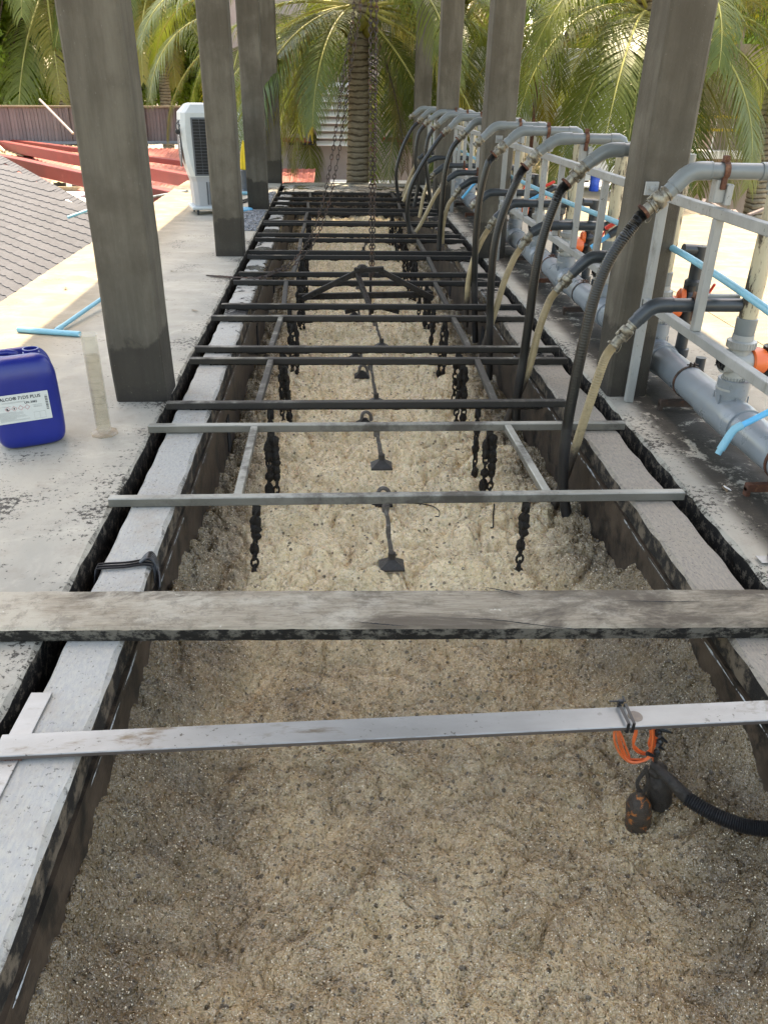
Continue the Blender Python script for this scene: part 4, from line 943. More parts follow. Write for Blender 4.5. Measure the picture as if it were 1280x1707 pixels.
# stub cross members to risers
for k in range(0, 6):
    y = YS[k]+.02
    t = thing('bracket_arm', f'{ORD[k]} short white steel arm from the rail to the riser pipe', 'bracket', (1.62, y, .64), group='short white bracket arms behind the rail')
    mb = MB(); mb.beam((.005, .045, .045), (.20, .045, .045), .036, .036, ch=.003); mb.build('arm', M['whitesteel'], t)

# big manifold pipe
t = thing('manifold_pipe', 'fat pale grey pipe with tee collars running low along the right walkway', 'pipe', (1.86, 1.5, .155))
PX0, PZ0, RB = 1.86, .155, .082
mb = MB(); mb.tube([(0, y, 0) for y in np.arange(-3.5, 12.6, .5)], RB, 28); mb.build('pipe', M['pvcblue'], t, smooth=50)
for k in range(-5, 10):
    yc = 3.40+k*1.0-1.5
    mb = MB(); mb.lathe((0, yc-.19, 0), (0, 1, 0), [(0, RB), (.001, RB*1.10), (.05, RB*1.10), (.055, RB*1.13), (.10, RB*1.13), (.28, RB*1.13), (.325, RB*1.10), (.379, RB*1.10), (.38, RB)], 28); 
    mb.lathe((0, yc, RB*.6), (0, 0, 1), [(0, .068), (.055, .068), (.056, .074), (.125, .074), (.126, .062), (.118, .056)], 24)
    for a in (0, 1, 2, 3, 4, 5):
        an = a*math.pi/3+.4; mb.box((math.cos(an)*.076, yc+math.sin(an)*.076, RB*.6+.03), (.006, .006, .045), Matrix.Rotation(an, 3, 'Z'))
    mb.build('tee_collar', M['pvcblue'], t, smooth=40)
    ycl = yc+.45
    mb = MB(); rr = RB+.002; vs = []; fs = []
    for i, a in enumerate(np.linspace(-.55*math.pi, 1.55*math.pi, 26)):
        for dx in (-.009, .009): vs += [(math.cos(a+math.pi/2)*rr, ycl+dx, math.sin(a+math.pi/2)*rr), (math.cos(a+math.pi/2)*(rr+.003), ycl+dx, math.sin(a+math.pi/2)*(rr+.003))]
    for i in range(25): a = i*4; b = a+4; fs += [(a+1, b+1, b+3, a+3), (a, a+1, b+1, b), (a+2, b+2, b+3, a+3)]
    mb.add(vs, fs); mb.box((0, ycl, -RB-.035), (.28, .035, .035), ch=.003); mb.box((-.13, ycl, -RB-.06), (.02, .03, .05), ch=.002); mb.box((.13, ycl, -RB-.06), (.02, .03, .05), ch=.002)
    mb.tube([(-.03, ycl, RB+.012), (.03, ycl, RB+.012)], .004, 7); mb.box((-.01, ycl, RB+.012), (.006, .02, .022)); mb.box((.01, ycl, RB+.012), (.006, .02, .022))
    mb.build('pipe_bracket', M['rust'] if k % 2 else M['slrust'], t)
# risers with valves at every station
def riser(y):
    t = thing('riser_valve', '', 'valve', (1.85, y, .29))
    mb = MB(); mb.lathe((0, 0, -.02), (0, 0, 1), [(0, .03), (.012, .05), (.02, .05), (.026, .034), (.075, .034)], 20)
    for i in range(24):
        a = i*math.pi/12; mb.box((math.cos(a)*.036, math.sin(a)*.036, .03), (.004, .004, .03), Matrix.Rotation(a, 3, 'Z'))
    mb.build('union_nut', M['pvcvalve'], t, smooth=40)
    mb = MB(); mb.lathe((-.055, 0, .11), (1, 0, 0), [(0, .036), (.004, .048), (.085, .048), (.09, .046)], 24); mb.lathe((0, 0, .05), (0, 0, 1), [(0, .036), (.12, .036)], 20)
    mb.build('valve_body', M['pvcvalve'], t, smooth=40)
    mb = MB()
    for i in range(6):
        a = i*math.pi/3; mb.box((-.058, math.cos(a)*.022, .11+math.sin(a)*.022), (.006, .004 if i % 3 else .006, .04), Matrix.Rotation(-a, 3, 'X'))
    mb.lathe((-.057, 0, .11), (1, 0, 0), [(0, .035), (.001, .035)], 20); mb.build('valve_spokes', M['blackpl'], t)
    mb = MB(); mb.lathe((.035, 0, .11), (1, 0, 0), [(0, .050), (.004, .056), (.03, .056), (.05, .05), (.056, .03)], 14); mb.build('orange_cap', M['orange'], t, smooth=30)
    mb = MB(); mb.lathe((.09, 0, .11), (1, 0, 0), [(0, .034), (.02, .036), (.024, .026), (.05, .026)], 16); mb.lathe((.12, 0, .03), (0, 0, 1), [(0, .03), (.10, .03), (.10, .038), (.14, .038), (.142, .026), (.19, .026)], 14); mb.build('black_fitting', M['blackpl'], t, smooth=40)
    mb = MB(); mb.lathe((0, 0, .165), (0, 0, 1), [(0, .042), (.003, .046), (.03, .046), (.033, .034), (.055, .034)], 24)
    for i in range(28):
        a = i*math.pi/14; mb.box((math.cos(a)*.046, math.sin(a)*.046, .181), (.003, .003, .026), Matrix.Rotation(a, 3, 'Z'))
    mb.build('union_nut', M['pvcvalve'], t, smooth=40)
    mb = MB(); mb.lathe((0, 0, .215), (0, 0, 1), [(0, .032), (.07, .034), (.072, .031)], 20); mb.build('socket', M['pvc'], t, smooth=40)
    mb = MB(); mb.tube([(0, 0, .28), (0, 0, .80)], .029, 18); mb.build('stained_pipe', M['clearriser'], t, smooth=60)
    mb = MB(); mb.lathe((0, 0, .76), (0, 0, 1), [(0, .036), (.06, .036)], 18); mb.build('socket', M['pvc'], t, smooth=40)
    return t
r0 = riser(YS[0]); lab = lambda k: f'{ORD[k]} upright riser with orange-capped grey valve above the fat pipe'
r0.scale = (1.38, 1.38, 1.13); r0['label'] = lab(0); r0['group'] = 'risers with orange-capped valves along the fat pipe'
for k in range(1, 10): dup(r0, (1.85, YS[k], .29), label=lab(k))
# second row: black risers with red handles
def blackriser(loc):
    t = thing('ball_valve', '', 'valve', loc)
    mb = MB(); mb.lathe((0, 0, 0), (0, 0, 1), [(0, .03), (.02, .038), (.06, .038), (.062, .027), (.26, .027), (.262, .036), (.30, .040), (.32, .040), (.33, .03), (.36, .03), (.37, .042), (.41, .042), (.42, .03), (.52, .03), (.54, .034), (.58, .034)], 16); mb.build('valve_stack', M['pvcdark'], t, smooth=40)
    mb = MB(); mb.lathe((-.07, -.01, .33), (1, -.2, 0), [(0, .03), (.01, .045), (.03, .045), (.035, .03)], 16); mb.build('hand_wheel', M['orange'], t, smooth=40)
    mb = MB(); mb.lathe((-.035, -.02, .33), (1, -.2, 0), [(0, .04), (.02, .042), (.04, .03)], 16); mb.build('valve_bonnet', M['blackpl'], t, smooth=40)
    mb = MB(); mb.beam((.05, 0, .28), (.09, -.02, .40), .025, .012, ch=.003); mb.build('lever', M['red'], t)
    mb = MB(); mb.tube([(0, 0, .56), (-.08, 0, .565)], .026, 12); mb.build('side_pipe', M['pvcdark'], t, smooth=50)
    return t
b0 = blackriser((2.04, 4.42, .10)); b0.scale = (1.25, 1.25, 1.12); lab = lambda k: f'{ORD[k]} black ball valve with orange wheel and red lever behind the white rail'
b0['label'] = lab(0); b0['group'] = 'black ball valves with red levers behind the rail'
for k in range(1, 8): dup(b0, (2.04, 4.42+k*1.0, .10), label=lab(k))
# low conduit pair beyond the manifold
for k, x in enumerate((2.02, 2.09)):
    t = thing('conduit_pipe', ['thin pale conduit lying just behind the fat pipe, nearer of the pair', 'thin pale conduit lying behind the fat pipe, farther of the pair'][k], 'conduit', (x, 2.2, .06+.02*k))
    mb = MB(); mb.tube([(0, y, random.uniform(-.003, .003)) for y in np.arange(-4, 11, .6)], .019, 12); mb.build('tube', M['pvcblue'], t, smooth=60)
for k in range(0, 6):
    t = thing('drain_stub', f'{ORD[k]} short dark pipe stub dropping between the conduits and the fat pipe', 'pipe', (2.02, 3.10+k*1.0, .06), group='short dark stubs behind the fat pipe')
    mb = MB(); mb.lathe((0, 0, 0), (0, 0, 1), [(0, .034), (.05, .034), (.052, .028), (.15, .028)], 14); mb.build('stub', M['pvcdark'], t, smooth=40)
# blue service pipe
pp = [(720, 230), (770, 252), (800, 268), (865, 300), (939, 334), (1023, 368), (1126, 416), (1280, 517), (1420, 640)]
pts = [PX(a, b, 1.72) for a, b in pp]
t = thing('service_pipe', 'long cyan plastic water pipe slung behind the white posts', 'pipe', pts[-1]); mb = MB(); mb.tube([local(t, p) for p in spline(pts, 60)], .0165, 14); mb.build('pipe', M['cyan'], t, smooth=60)
# spigot with bright blue elbow near right edge
t = thing('blue_spigot', 'bright blue pipe with a short elbow pointing down over the fat grey pipe', 'pipe', (1.66, 3.0, .3))
P0, P1, P2 = PY(1330, 662, 3.0), PY(1222, 716, 3.0), PY(1196, 757, 2.98)
mb = MB(); mb.tube([local(t, P0), local(t, P1)], .0135, 14); mb.build('pipe', M['cyanbright'], t, smooth=60)
mb = MB(); mb.tube([local(t, p) for p in (P1.lerp(P0, .14), P1.lerp(P0, .02), P1.lerp(P2, .18), P1.lerp(P2, .82))], .0175, 14); mb.tube([local(t, P1.lerp(P2, .8)), local(t, P2)], .0135, 14); mb.build('elbow', M['cyan'], t, smooth=60)
# slanting small blue feeds with red taps
for k, (a, b) in enumerate((((1015, 392), (985, 412)), ((905, 322), (860, 345)), ((808, 285), (770, 330)))):
    y = (5.0, 7.0, 9.2)[k]; A, B = PY(*a, y), PY(*b, y)
    t = thing('blue_feed', f'{ORD[k]} short slanting blue feed pipe with a dull red tap', 'pipe', B, group='slanting blue feeds with red taps')
    mb = MB(); mb.tube([local(t, A), local(t, B)], .014, 10); mb.build('pipe', M['cyanbright'], t, smooth=60)
    d = (A-B).normalized(); C = A+d*.10; mb = MB(); mb.tube([local(t, A), local(t, C)], .024, 10); mb.build('tap_body', M['pvcdark'], t, smooth=60)
    mb = MB(); mb.beam(local(t, C+Vector((0, 0, .05))), local(t, A+Vector((-.03, 0, .04))), .03, .02, ch=.004); mb.build('tap_lever', M['red'], t)

# ================================================================== LEFT DECK THINGS
# jerrycan
ang = math.atan2(.10, .19)-.06
t = thing('jerrycan', 'blue plastic jerrycan with a white chemical label on the left deck', 'jerrycan', (-1.44, 3.50, 0), ang); t.scale = (1.04, 1.04, 1.04)
nx, ny, nz = 22, 14, 26; W_, D_, H_ = .29, .23, .415
import bmesh
bm = bmesh.new(); bmesh.ops.create_cube(bm, size=2); bmesh.ops.subdivide_edges(bm, edges=bm.edges, cuts=19, use_grid_fill=True)
for v in bm.verts:
    x, y, z = v.co; p = 7.
    # rounded box by superellipse normalisation
    def sq(a, b, e): 
        l = (abs(a)**e+abs(b)**e)**(1/e); m = max(abs(a), abs(b)); return (m/l if l else 1)
    k = sq(x, y, 5); X2, Y2 = x*k, y*k
    k2 = sq(max(abs(x), abs(y)), z, 6.5 if z < 0 else 5.0); X2 *= k2; Y2 *= k2; Z2 = z*k2
    zz = (Z2+1)/2*H_
    groove = max(0, 1-abs(Y2)/.42)**.6*(1 if z > .45 else 0)
    if z > .55 and abs(Y2) < .45: zz -= .045*min(1, groove*1.4)*min(1, (z-.55)/.3)
    taper = 1-.05*max(0, (zz/H_-.8))/.2
    v.co = (X2*W_/2*taper, Y2*D_/2*taper, zz)
me = bpy.data.meshes.new('body'); bm.to_mesh(me); bm.free(); me.materials.append(M['jerry']); smooth_me(me, 60)
o = link('can_body', me, t)
mb = MB(); mb.lathe((.065, .0, H_-.07), (0, 0, 1), [(0, .034), (.045, .034), (.046, .030), (.052, .030), (.053, .035), (.058, .035), (.060, .030), (.068, .030), (.069, .034), (.074, .034), (.0745, .028), (.03, .026)], 24, cap=False); mb.build('neck', M['jerry'], t, smooth=30)
mb = MB(); mb.lathe((.065, 0, H_-.045), (0, 0, 1), [(0, .038), (.006, .039), (.010, .037)], 24); mb.build('red_seal_ring', M['red'], t, smooth=30)
mb = MB(); mb.tube([(-.13, 0, H_-.05), (-.12, 0, H_-.012), (-.09, 0, H_-.002), (-.03, 0, H_-.002), (.0, 0, H_-.012), (.025, 0, H_-.06)], .015, 12, flat=1.0); mb.build('handle', M['jerry'], t, smooth=60)
yf = -D_/2-.0012
lb = MB(); lx0, lx1, lz0, lz1 = -.125, .092, .135, .262
lb.box(((lx0+lx1)/2, yf, (lz0+lz1)/2), (lx1-lx0, .0012, lz1-lz0)); lo = lb.build('label_sheet', M['label'], t); yt = yf-.0012
def text(s, x, z, size, mat, parent, rot=(math.pi/2, 0, 0), y=None, bold=0):
    cu = bpy.data.curves.new('txt', 'FONT'); cu.body = s; cu.size = size; cu.extrude = .0002; cu.offset = bold; cu.resolution_u = 2
    tmp = bpy.data.objects.new('lettering', cu); COL.objects.link(tmp); dg = bpy.context.evaluated_depsgraph_get(); me = bpy.data.meshes.new_from_object(tmp.evaluated_get(dg)); COL.objects.unlink(tmp); bpy.data.objects.remove(tmp)
    me.materials.clear(); me.materials.append(mat); o = link('lettering', me, parent); o.location = (x, yt if y is None else y, z); o.rotation_euler = rot; return o
text('NALCO® 71D5 PLUS', -.118, .238, .0195, M['ink'], lo, bold=.0004); text('UN 3082', -.008, .216, .0135, M['ink'], lo, bold=.0003)
mb = MB()
for i in range(4):
    c = (-.078+i*.026, .200); r_ = .0105
    for j in range(4):
        a = (c[0]+r_*math.cos(j*math.pi/2), yt, c[1]+r_*math.sin(j*math.pi/2)); b = (c[0]+r_*math.cos((j+1)*math.pi/2), yt, c[1]+r_*math.sin((j+1)*math.pi/2)); mb.beam(a, b, .0012, .0004, up=(0, 1, 0), ch=0)
mb.build('hazard_diamond', M['inkred'], lo)
mb = MB(); mb.box((-.080, yt, .199), (.006, .0004, .009)); mb.box((-.076, yt, .196), (.008, .0004, .003)); mb.box((-.052, yt, .200), (.004, .0004, .008)); mb.build('hazard_symbol', M['ink'], lo)
mb = MB(); g = random.Random(2)
for z in (.229, .226, .212): mb.box((-.05 if z > .22 else -.09, yt, z), (.09 if z > .22 else .05, .0004, .0009))
for z in np.arange(.146, .186, .0036): wd = g.uniform(.06, .12); mb.box((-.115+wd/2, yt, z), (wd, .0004, .0008))
for z in (.196, .200, .206): mb.box((.042, yt, z), (g.uniform(.03, .04), .0004, .0011))
for x_ in (.022, .045, .068): mb.box((x_, yt, .158), (.0006, .0004, .03))
for z in (.143, .173): mb.box((.045, yt, z), (.046, .0004, .0006))
mb.build('fine_print', M['inkgrey'], lo)
mb = MB(); z = .18
while z < .245: h_ = g.uniform(.0008, .003); mb.box((.081, yt, z), (.010, .0004, h_)); z += h_+g.uniform(.001, .003)
mb.build('barcode', M['ink'], lo)
# measuring cylinder
t = thing('measuring_cylinder', 'tall clear plastic measuring cylinder stained brown, standing by the first left column', 'measuring cylinder', (-1.125, 3.57, 0)); t.scale = (1.12, 1.12, 1.0)
mb = MB(); mb.lathe((0, 0, 0), (0, 0, 1), [(0, .058), (.008, .058), (.012, .054), (.018, .032)], 8); mb.build('base', M['residue'], t)
mb = MB(); mb.lathe((0, 0, .016), (0, 0, 1), [(0, .030), (.01, .0315), (.455, .0315), (.468, .034), (.472, .037), (.4725, .034), (.46, .0285), (.02, .0285)], 28, cap=False)
mb.build('tube', M['cyl'], t, smooth=40)
mb = MB(); mb.lathe((0, 0, .02), (0, 0, 1), [(0, .0275), (.03, .0278), (.37, .0278)], 24, cap=False); mb.build('residue_film', M['residue'], t, smooth=60)
mb = MB()
for i in range(11):
    z = .06+i*.034
    for a in np.linspace(-2.6, -.6, 12): mb.box((.032*math.cos(a), .032*math.sin(a), z), (.0008, .007, .0012), Matrix.Rotation(a, 3, 'Z'))
mb.build('graduation', M['residue'], t)
# T-shaped blue pipe on the floor
t = thing('pipe_squeegee', 'T-shaped cyan pipe lying on the sunlit left deck', 'pipe', (-1.9, 5.27, .018))
mb = MB(); mb.tube([local(t, (-2.14, 5.335, .02)), local(t, (-1.70, 5.225, .02))], .019, 14); mb.build('head_pipe', M['cyan'], t, smooth=60)
mb = MB(); mb.tube([local(t, (-1.88, 5.29, .022)), local(t, (-1.66, 6.5, .10))], .015, 14); mb.tube([local(t, (-1.875, 5.31, .022)), local(t, (-1.865, 5.37, .026))], .019, 12); mb.build('handle_pipe', M['cyan'], t, smooth=60)
# blue pipe lying on shingles
A, B = Vector((-3.55, 9.25, .40)), None
t = thing('blue_offcut', 'short cyan pipe sticking out over the grey shingle roof', 'pipe', (-2.7, 8.9, .1)); A, B = PY(113, 362, 9.0), PY(175, 340, 9.3)
mb = MB(); mb.tube([local(t, A), local(t, B)], .016, 10); mb.tube([local(t, B), local(t, Vector((B.x+.35, B.y+.1, .02)))], .016, 10); mb.build('tube', M['cyan'], t, smooth=60)
# air cooler
t = thing('air_cooler', 'tall white portable air cooler on castors with a dark grille, on the left deck', 'air cooler', (-1.60, 11.05, 0), R(17))
CX0, CX1, CY0, CY1 = -.30, .26, -.22, .22
def loft(mb, rings):
    n = len(rings[0]); vs = [p for r in rings for p in r]; fs = []
    for i in range(len(rings)-1):
        for k in range(n): fs.append((i*n+k, i*n+(k+1) % n, (i+1)*n+(k+1) % n, (i+1)*n+k))
    fs.append(tuple(range(n))); fs.append(tuple((len(rings)-1)*n+k for k in range(n))); mb.add(vs, fs)
def ring(x0, x1, y0, y1, z, c=.05): return [(x0+c, y0, z), (x1-c, y0, z), (x1, y0+c, z), (x1, y1-c, z), (x1-c, y1, z), (x0+c, y1, z), (x0, y1-c, z), (x0, y0+c, z)]
mb = MB(); loft(mb, [ring(-.24, .25, -.20, .20, .10), ring(-.25, .25, -.205, .205, .40), ring(-.27, .255, -.21, .21, .46)]); mb.build('water_tank', M['coolergrey'], t)
mb = MB(); loft(mb, [ring(-.27, .26, -.22, .22, .46), ring(-.31, .26, -.22, .22, .60), ring(-.335, .26, -.22, .22, .80), ring(-.34, .26, -.22, .22, 1.02), ring(-.325, .26, -.22, .22, 1.18), ring(-.24, .22, -.16, .16, 1.27), ring(-.20, .2, -.1, .1, 1.285)]); mb.build('housing', M['cooler'], t)
mb = MB(); mb.box((.0, -.224, .80), (.44, .012, .66), ch=.004); mb.build('grille_frame', M['coolerdark'], t)
gr = MB(); gr.box((.0, -.231, .80), (.40, .004, .62)); go = gr.build('grille_back', M['dark'], t)
for i in range(17): mb = MB(); mb.box((.0, -.235, .51+i*.036), (.40, .004, .0035)); mb.build('grille_bar', M['coolerdark'], t)
for i in range(4): mb = MB(); mb.box((-.12+i*.08, -.238, .80), (.003, .003, .62)); mb.build('grille_bar', M['coolerdark'], t)
for i in range(9): mb = MB(); mb.box((-.08+i*.035, -.207, .26), (.018, .012, .27), ch=.003); mb.build('tank_rib', M['coolerdark'], t)
mb = MB(); pr = []
for i in range(20):
    a = 2*math.pi*i/20; pr.append((-.343, math.cos(a)*.13, .83+math.sin(a)*.27))
mb.prism(pr, (-.012, 0, 0)); mb.build('oval_panel', M['coolerdark'], t)
text('HANSEEN', -.357, 1.04, .075, M['white'], t, rot=(math.pi/2, math.pi/2, -math.pi/2), y=-.07)
mb = MB(); mb.box((0, 0, .085), (.58, .46, .04), ch=.012); mb.build('base_tray', M['cooler'], t)
for a in (-1, 1):
    for b in (-1, 1):
        mb = MB(); mb.lathe((a*.22-.012, b*.17, .032), (1, 0, 0), [(0, .03), (.004, .032), (.02, .032), (.024, .03)], 14); mb.box((a*.22, b*.17, .055), (.034, .03, .03)); mb.build('castor', M['blackpl'], t)
mb = MB(); mb.tube(spline([(-.33, -.1, 1.10), (-.39, -.14, 1.04), (-.37, -.16, .98), (-.34, -.14, 1.05)], 14), .006, 6); mb.lathe((-.38, -.19, .97), (0, 1, 0), [(0, .012), (.002, .03), (.03, .03), (.032, .012)], 14); mb.build('power_cord', M['cablebl'], t, smooth=50)
mb = MB(); mb.box((.06, 0, 1.31), (.10, .08, .05), ch=.01); mb.build('top_float_box', M['rust'], t)
# folded parasol in dark stand
PT, PB = PY(410, 233, 13.2).z, PY(410, 282, 13.2).z
t = thing('folded_parasol', 'narrow yellow folded parasol in a dark stand beyond the second left column', 'parasol', (PY(408, 282, 13.2).x, 13.2, 0))
mb = MB(); mb.lathe((0, 0, 0), (0, 0, 1), [(0, .14), (.04, .14), (.06, .07), (PB-.01, .085), (PB, .07)], 14); mb.build('stand', M['coolerdark'], t, smooth=40)
mb = MB(); pr = []
for j, (z, r_) in enumerate(((PB, .06), (PB+.01, .07), (PB+.5*(PT-PB), .055), (PB+.8*(PT-PB), .03), (PT, .006))): pr.append([(math.cos(a)*r_*(1 if i % 2 else .72), math.sin(a)*r_*(1 if i % 2 else .72), z) for i, a in enumerate(np.linspace(0, 2*math.pi, 15)[:-1])])
loft(mb, pr); mb.build('folded_cloth', M['yellow'], t)
# cord and blue lid on the deck, gravel
t = thing('floor_cord', 'tangled black cord on the deck between the second and third left columns', 'cord', (-1.3, 11.6, .01)); mb = MB()
mb.tube([local(t, p) for p in spline([(-1.6, 12.3, .01), (-1.35, 12.2, .01), (-1.2, 12.5, .03), (-1.3, 12.0, .01), (-1.45, 11.6, .01), (-1.15, 11.45, .01)], 50)], .012, 7); mb.build('cord', M['cablebl'], t, smooth=60)
t = thing('blue_lid', 'flat blue lid on the deck beside the third left column', 'lid', (-1.24, 11.25, 0)); mb = MB(); mb.lathe((0, 0, 0), (0, 0, 1), [(0, .13), (.015, .14), (.03, .14), (.034, .12)], 20); mb.build('lid_disc', M['cyanbright'], t, smooth=40)
t = thing('grey_floor_pipe', 'pale blue pipe lying across the deck beyond the third left column', 'pipe', (-1.4, 12.9, .03)); mb = MB(); mb.tube([(-.35, 0, 0), (.3, .05, 0)], .025, 10); mb.build('tube', M['cyan'], t, smooth=60)
def gravel(name, lab, x0, x1, y0, y1, n, seed):
    g = random.Random(seed); mb = MB()
    for i in range(n):
        x, y = g.uniform(x0, x1), g.uniform(y0, y1); r_ = g.uniform(.008, .022); blob(mb, (x, y, r_*.4), (r_, r_*g.uniform(.6, 1), r_*.6), i, 6, 3)
    tag(mb.build(name, M['gravel']), lab, 'gravel', kind='stuff')
gravel('gravel_patch', 'dark pebbles strewn at the foot of the third left column', -1.28, -.93, 9.6, 11.3, 900, 1)
gravel('gravel_patch', 'dark pebbles strewn beside the gutter near the far left column', -1.02, -.93, 11.7, 13.4, 260, 2)

# ================================================================== BACKGROUND
# shingle roof: plane through p0 with course direction c and up-slope u
vd = _ray(-690, 120); c_ = Vector((vd[0], vd[1], 0)).normalized(); uh = Vector((-c_.y, c_.x, 0))
if uh.y < 0: uh = -uh
sl_ = R(22); us = uh*math.cos(sl_)+Vector((0, 0, math.sin(sl_))); nr_ = c_.cross(us).normalized()
if nr_.z < 0: nr_ = -nr_
p0 = PZ(0, 510, -.62)
def on_plane(px, py):
    d = Vector(_ray(px, py)); o_ = Vector((0, 0, HC)); return o_+d*((p0-o_).dot(nr_)/d.dot(nr_))
H1, H2 = on_plane(0, 262), on_plane(195, 372)
def sc(p): p = Vector(p)-p0; return p.dot(c_), p.dot(us)
h1, h2 = sc(H1), sc(H2)
t = thing('shingle_roof', 'grey asphalt shingle roof sloping beside the left deck', 'roof', p0)
def hipv(s): return h1[1]+(h2[1]-h1[1])*(s-h1[0])/(h2[0]-h1[0])
def xlim(s, v): return (p0+c_*s+us*v).x < -2.60
poly = [(h1[0]*2.2-h2[0]*1.2, h1[1]*2.2-h2[1]*1.2), h2, (sc((-2.6, 7.6, 0))[0], sc((-2.6, 7.6, 0))[1])]
smin, smax = min(h1[0], h2[0])-3.0, max(h1[0], h2[0])+8.0
# shingles as pieces
tw, th = .25, .115
cnt = 0; mesh_sh = {}
def sh_mesh(i):
    g = random.Random(i); mb = MB(); e = .006
    prof = [(0, -.012), (tw*.5-.012, -.012), (tw*.5+.012, .012), (tw-.004, .012)] if False else [(0, 0), (tw-.004, 0)]
    s0 = g.uniform(-.004, .004); pts = [(-.002, s0), (tw*.12, s0), (tw*.12+.02, -.014), (tw*.86, -.014), (tw*.86+.02, s0), (tw-.002, s0), (tw-.002, th+.02), (-.002, th+.02)]
    vs = []
    for (a, b) in pts: vs.append(c_*a+us*b+nr_*(.016 if b < th*.5 else .004))
    for (a, b) in pts: vs.append(c_*a+us*b+nr_*(.001))
    n = len(pts); fs = [tuple(range(n)), tuple(reversed(range(n, 2*n)))]+[(k, n+k, n+(k+1) % n, (k+1) % n) for k in range(n)]
    mb.add(vs, fs); return mb.mesh('shingle', M['shingle'])
meshes = [sh_mesh(i) for i in range(5)]
cand = []
v = -4.0
row = 0
while v < max(h1[1], h2[1])+2:
    s = smin+(row % 2)*tw*.5+(row % 3)*.03
    while s < smax:
        c3 = p0+c_*(s+tw/2)+us*(v+th/2)
        if v+th < hipv(s+tw*.5)+.02 and c3.x < -2.5 and c3.y > 1.0 and c3.x > -9:
            cand.append((c3.length, s, v))
        s += tw
    v += th; row += 1
def visible(s, v):
    p = p0+c_*(s+tw/2)+us*(v+th/2)-Vector((0, 0, HC)); q_ = RM.T @ np.array(p); return q_[2] > 0 and -60 < cx+FPX*q_[0]/q_[2] < 240 and 200 < cy+FPX*q_[1]/q_[2] < 560
vis = [x for x in cand if visible(x[1], x[2])]; vis.sort(); near = set((x[1], x[2]) for x in vis[:300])
rest = MB(); dmin = {}
for (_, s, v) in cand:
    if (s, v) in near: o = link('shingle', random.choice(meshes), t); o.location = c_*s+us*v
    else:
        m0 = meshes[0]; off = c_*s+us*v; rest.add([Vector(vv.co)+off for vv in m0.vertices], [tuple(p.vertices) for p in m0.polygons])
if rest.v: o = rest.build('shingle_field', M['shingle'], t, fixn=False); o['kind'] = 'stuff'
hd = (H2-H1).normalized(); hl = (H2-H1).length*1.05
for i in range(int((hl+3)/.2)):
    a = H1-p0+hd*(-3+i*.2); mb = MB(); mb.beam(a-nr_*.004, a+hd*.205+nr_*.002, .10, .012, up=nr_, ch=.003); mb.build('ridge_cap', M['shingle'], t)
mb = MB(); A = c_*smin+us*(-4.2); B = c_*smax+us*(-4.2)
def clipx(P_):  # keep the deck edge clear
    return P_
quad = [(-2.70, 1.0), (-2.70, H2.y), (H1.x, H1.y)]
def zpl(x, y): return p0.z-((x-p0.x)*nr_.x+(y-p0.y)*nr_.y)/nr_.z-.012
ext = H1+(H1-H2)*1.5
pl = [(-2.68, 1.0), (-2.68, H2.y-.0), (H2.x if H2.x < -2.68 else -2.68, H2.y), (ext.x, ext.y), (ext.x, 1.0)]
pl = [pl[0], pl[1]]+pl[3:]
mb.prism([Vector((x, y, zpl(x, y)))-p0 for x, y in pl], (0, 0, -.05)); mb.build('roof_deck', M['underlay'], t)
# red sheet roof with ribs and beams
t = thing('red_shed', 'long low shed with red corrugated sheet roof below the board fence', 'shed', (-8, 21.5, -.5))
def corr(x0, x1, y0, y1, z0, z1, pitch, amp, mat, name, par, ax='y', th=.01, skew=0):
    mb = MB(); n = int(abs((x1-x0) if ax == 'y' else (y1-y0))/pitch*6); vs = []; fs = []
    for i in range(n+1):
        u_ = i/n; b = amp*max(-.3, math.sin(i/6*2*math.pi))
        for v_ in (0, 1):
            if ax == 'y': x, y, z = x0+(x1-x0)*u_+skew*v_, y0+(y1-y0)*v_, z0+(z1-z0)*v_+b
            else: x, y, z = x0+(x1-x0)*v_, y0+(y1-y0)*u_+skew*v_, z0+(z1-z0)*v_+b
            vs.append(local(par, (x, y, z)))
    for i in range(n): fs.append((2*i, 2*i+1, 2*i+3, 2*i+2))
    m = len(vs); vs += [v_-Vector((0, 0, th)) for v_ in vs]; fs += [tuple(m+k for k in reversed(f)) for f in fs[:n]]
    for i in range(n): fs.append((2*i, 2*i+2, m+2*i+2, m+2*i))
    mb.add(vs, fs); return mb.build(name, mat, par, fixn=False)
corr(-15.5, -6.6, 19.6, 25.0, -.62, -.16, .16, .018, M['redroof'], 'roof_sheet', t); corr(-6.6, -5.6, 20.0, 24.9, -.585, -.165, .16, .018, M['tanroof'], 'roof_sheet', t); corr(-5.6, -1.9, 18.6, 24.9, -.60, -.16, .16, .018, M['redroof'], 'roof_sheet', t)
corr(-9.2, -6.62, 23.2, 24.9, -.27, -.13, .16, .018, M['tanroof'], 'roof_sheet', t)
for (a, b, y, hh) in (((10, 235), (420, 308), 24.0, .24), ((-20, 252), (420, 345), 21.6, .26), ((-20, 228), (420, 280), 24.6, .12)):
    A = PZ(*a, -.0 if hh > .2 else -.02); B = PZ(*b, -.08); A.z = -.0; 
    dd = (B-A); dd.normalize()
    A2 = A-dd*.3; B2 = A+dd*((B-A).length)
    mb = MB(); mb.beam(local(t, (A2.x, A2.y, A2.z-hh/2)), local(t, (B2.x, B2.y, B2.z-hh/2)), .22, hh, ch=.01); mb.build('roof_beam', M['redbeam'], t)
mb = MB(); mb.box(local(t, (-3.9, 19.0, -2.1)), (3.2, .1, 2.8)); mb.build('dark_opening', M['dark'], t)
mb = MB(); mb.box(local(t, (-3.82, 18.7, -2.02)), (.17, .17, 2.75), ch=.01); mb.build('post', M['cream'], t)
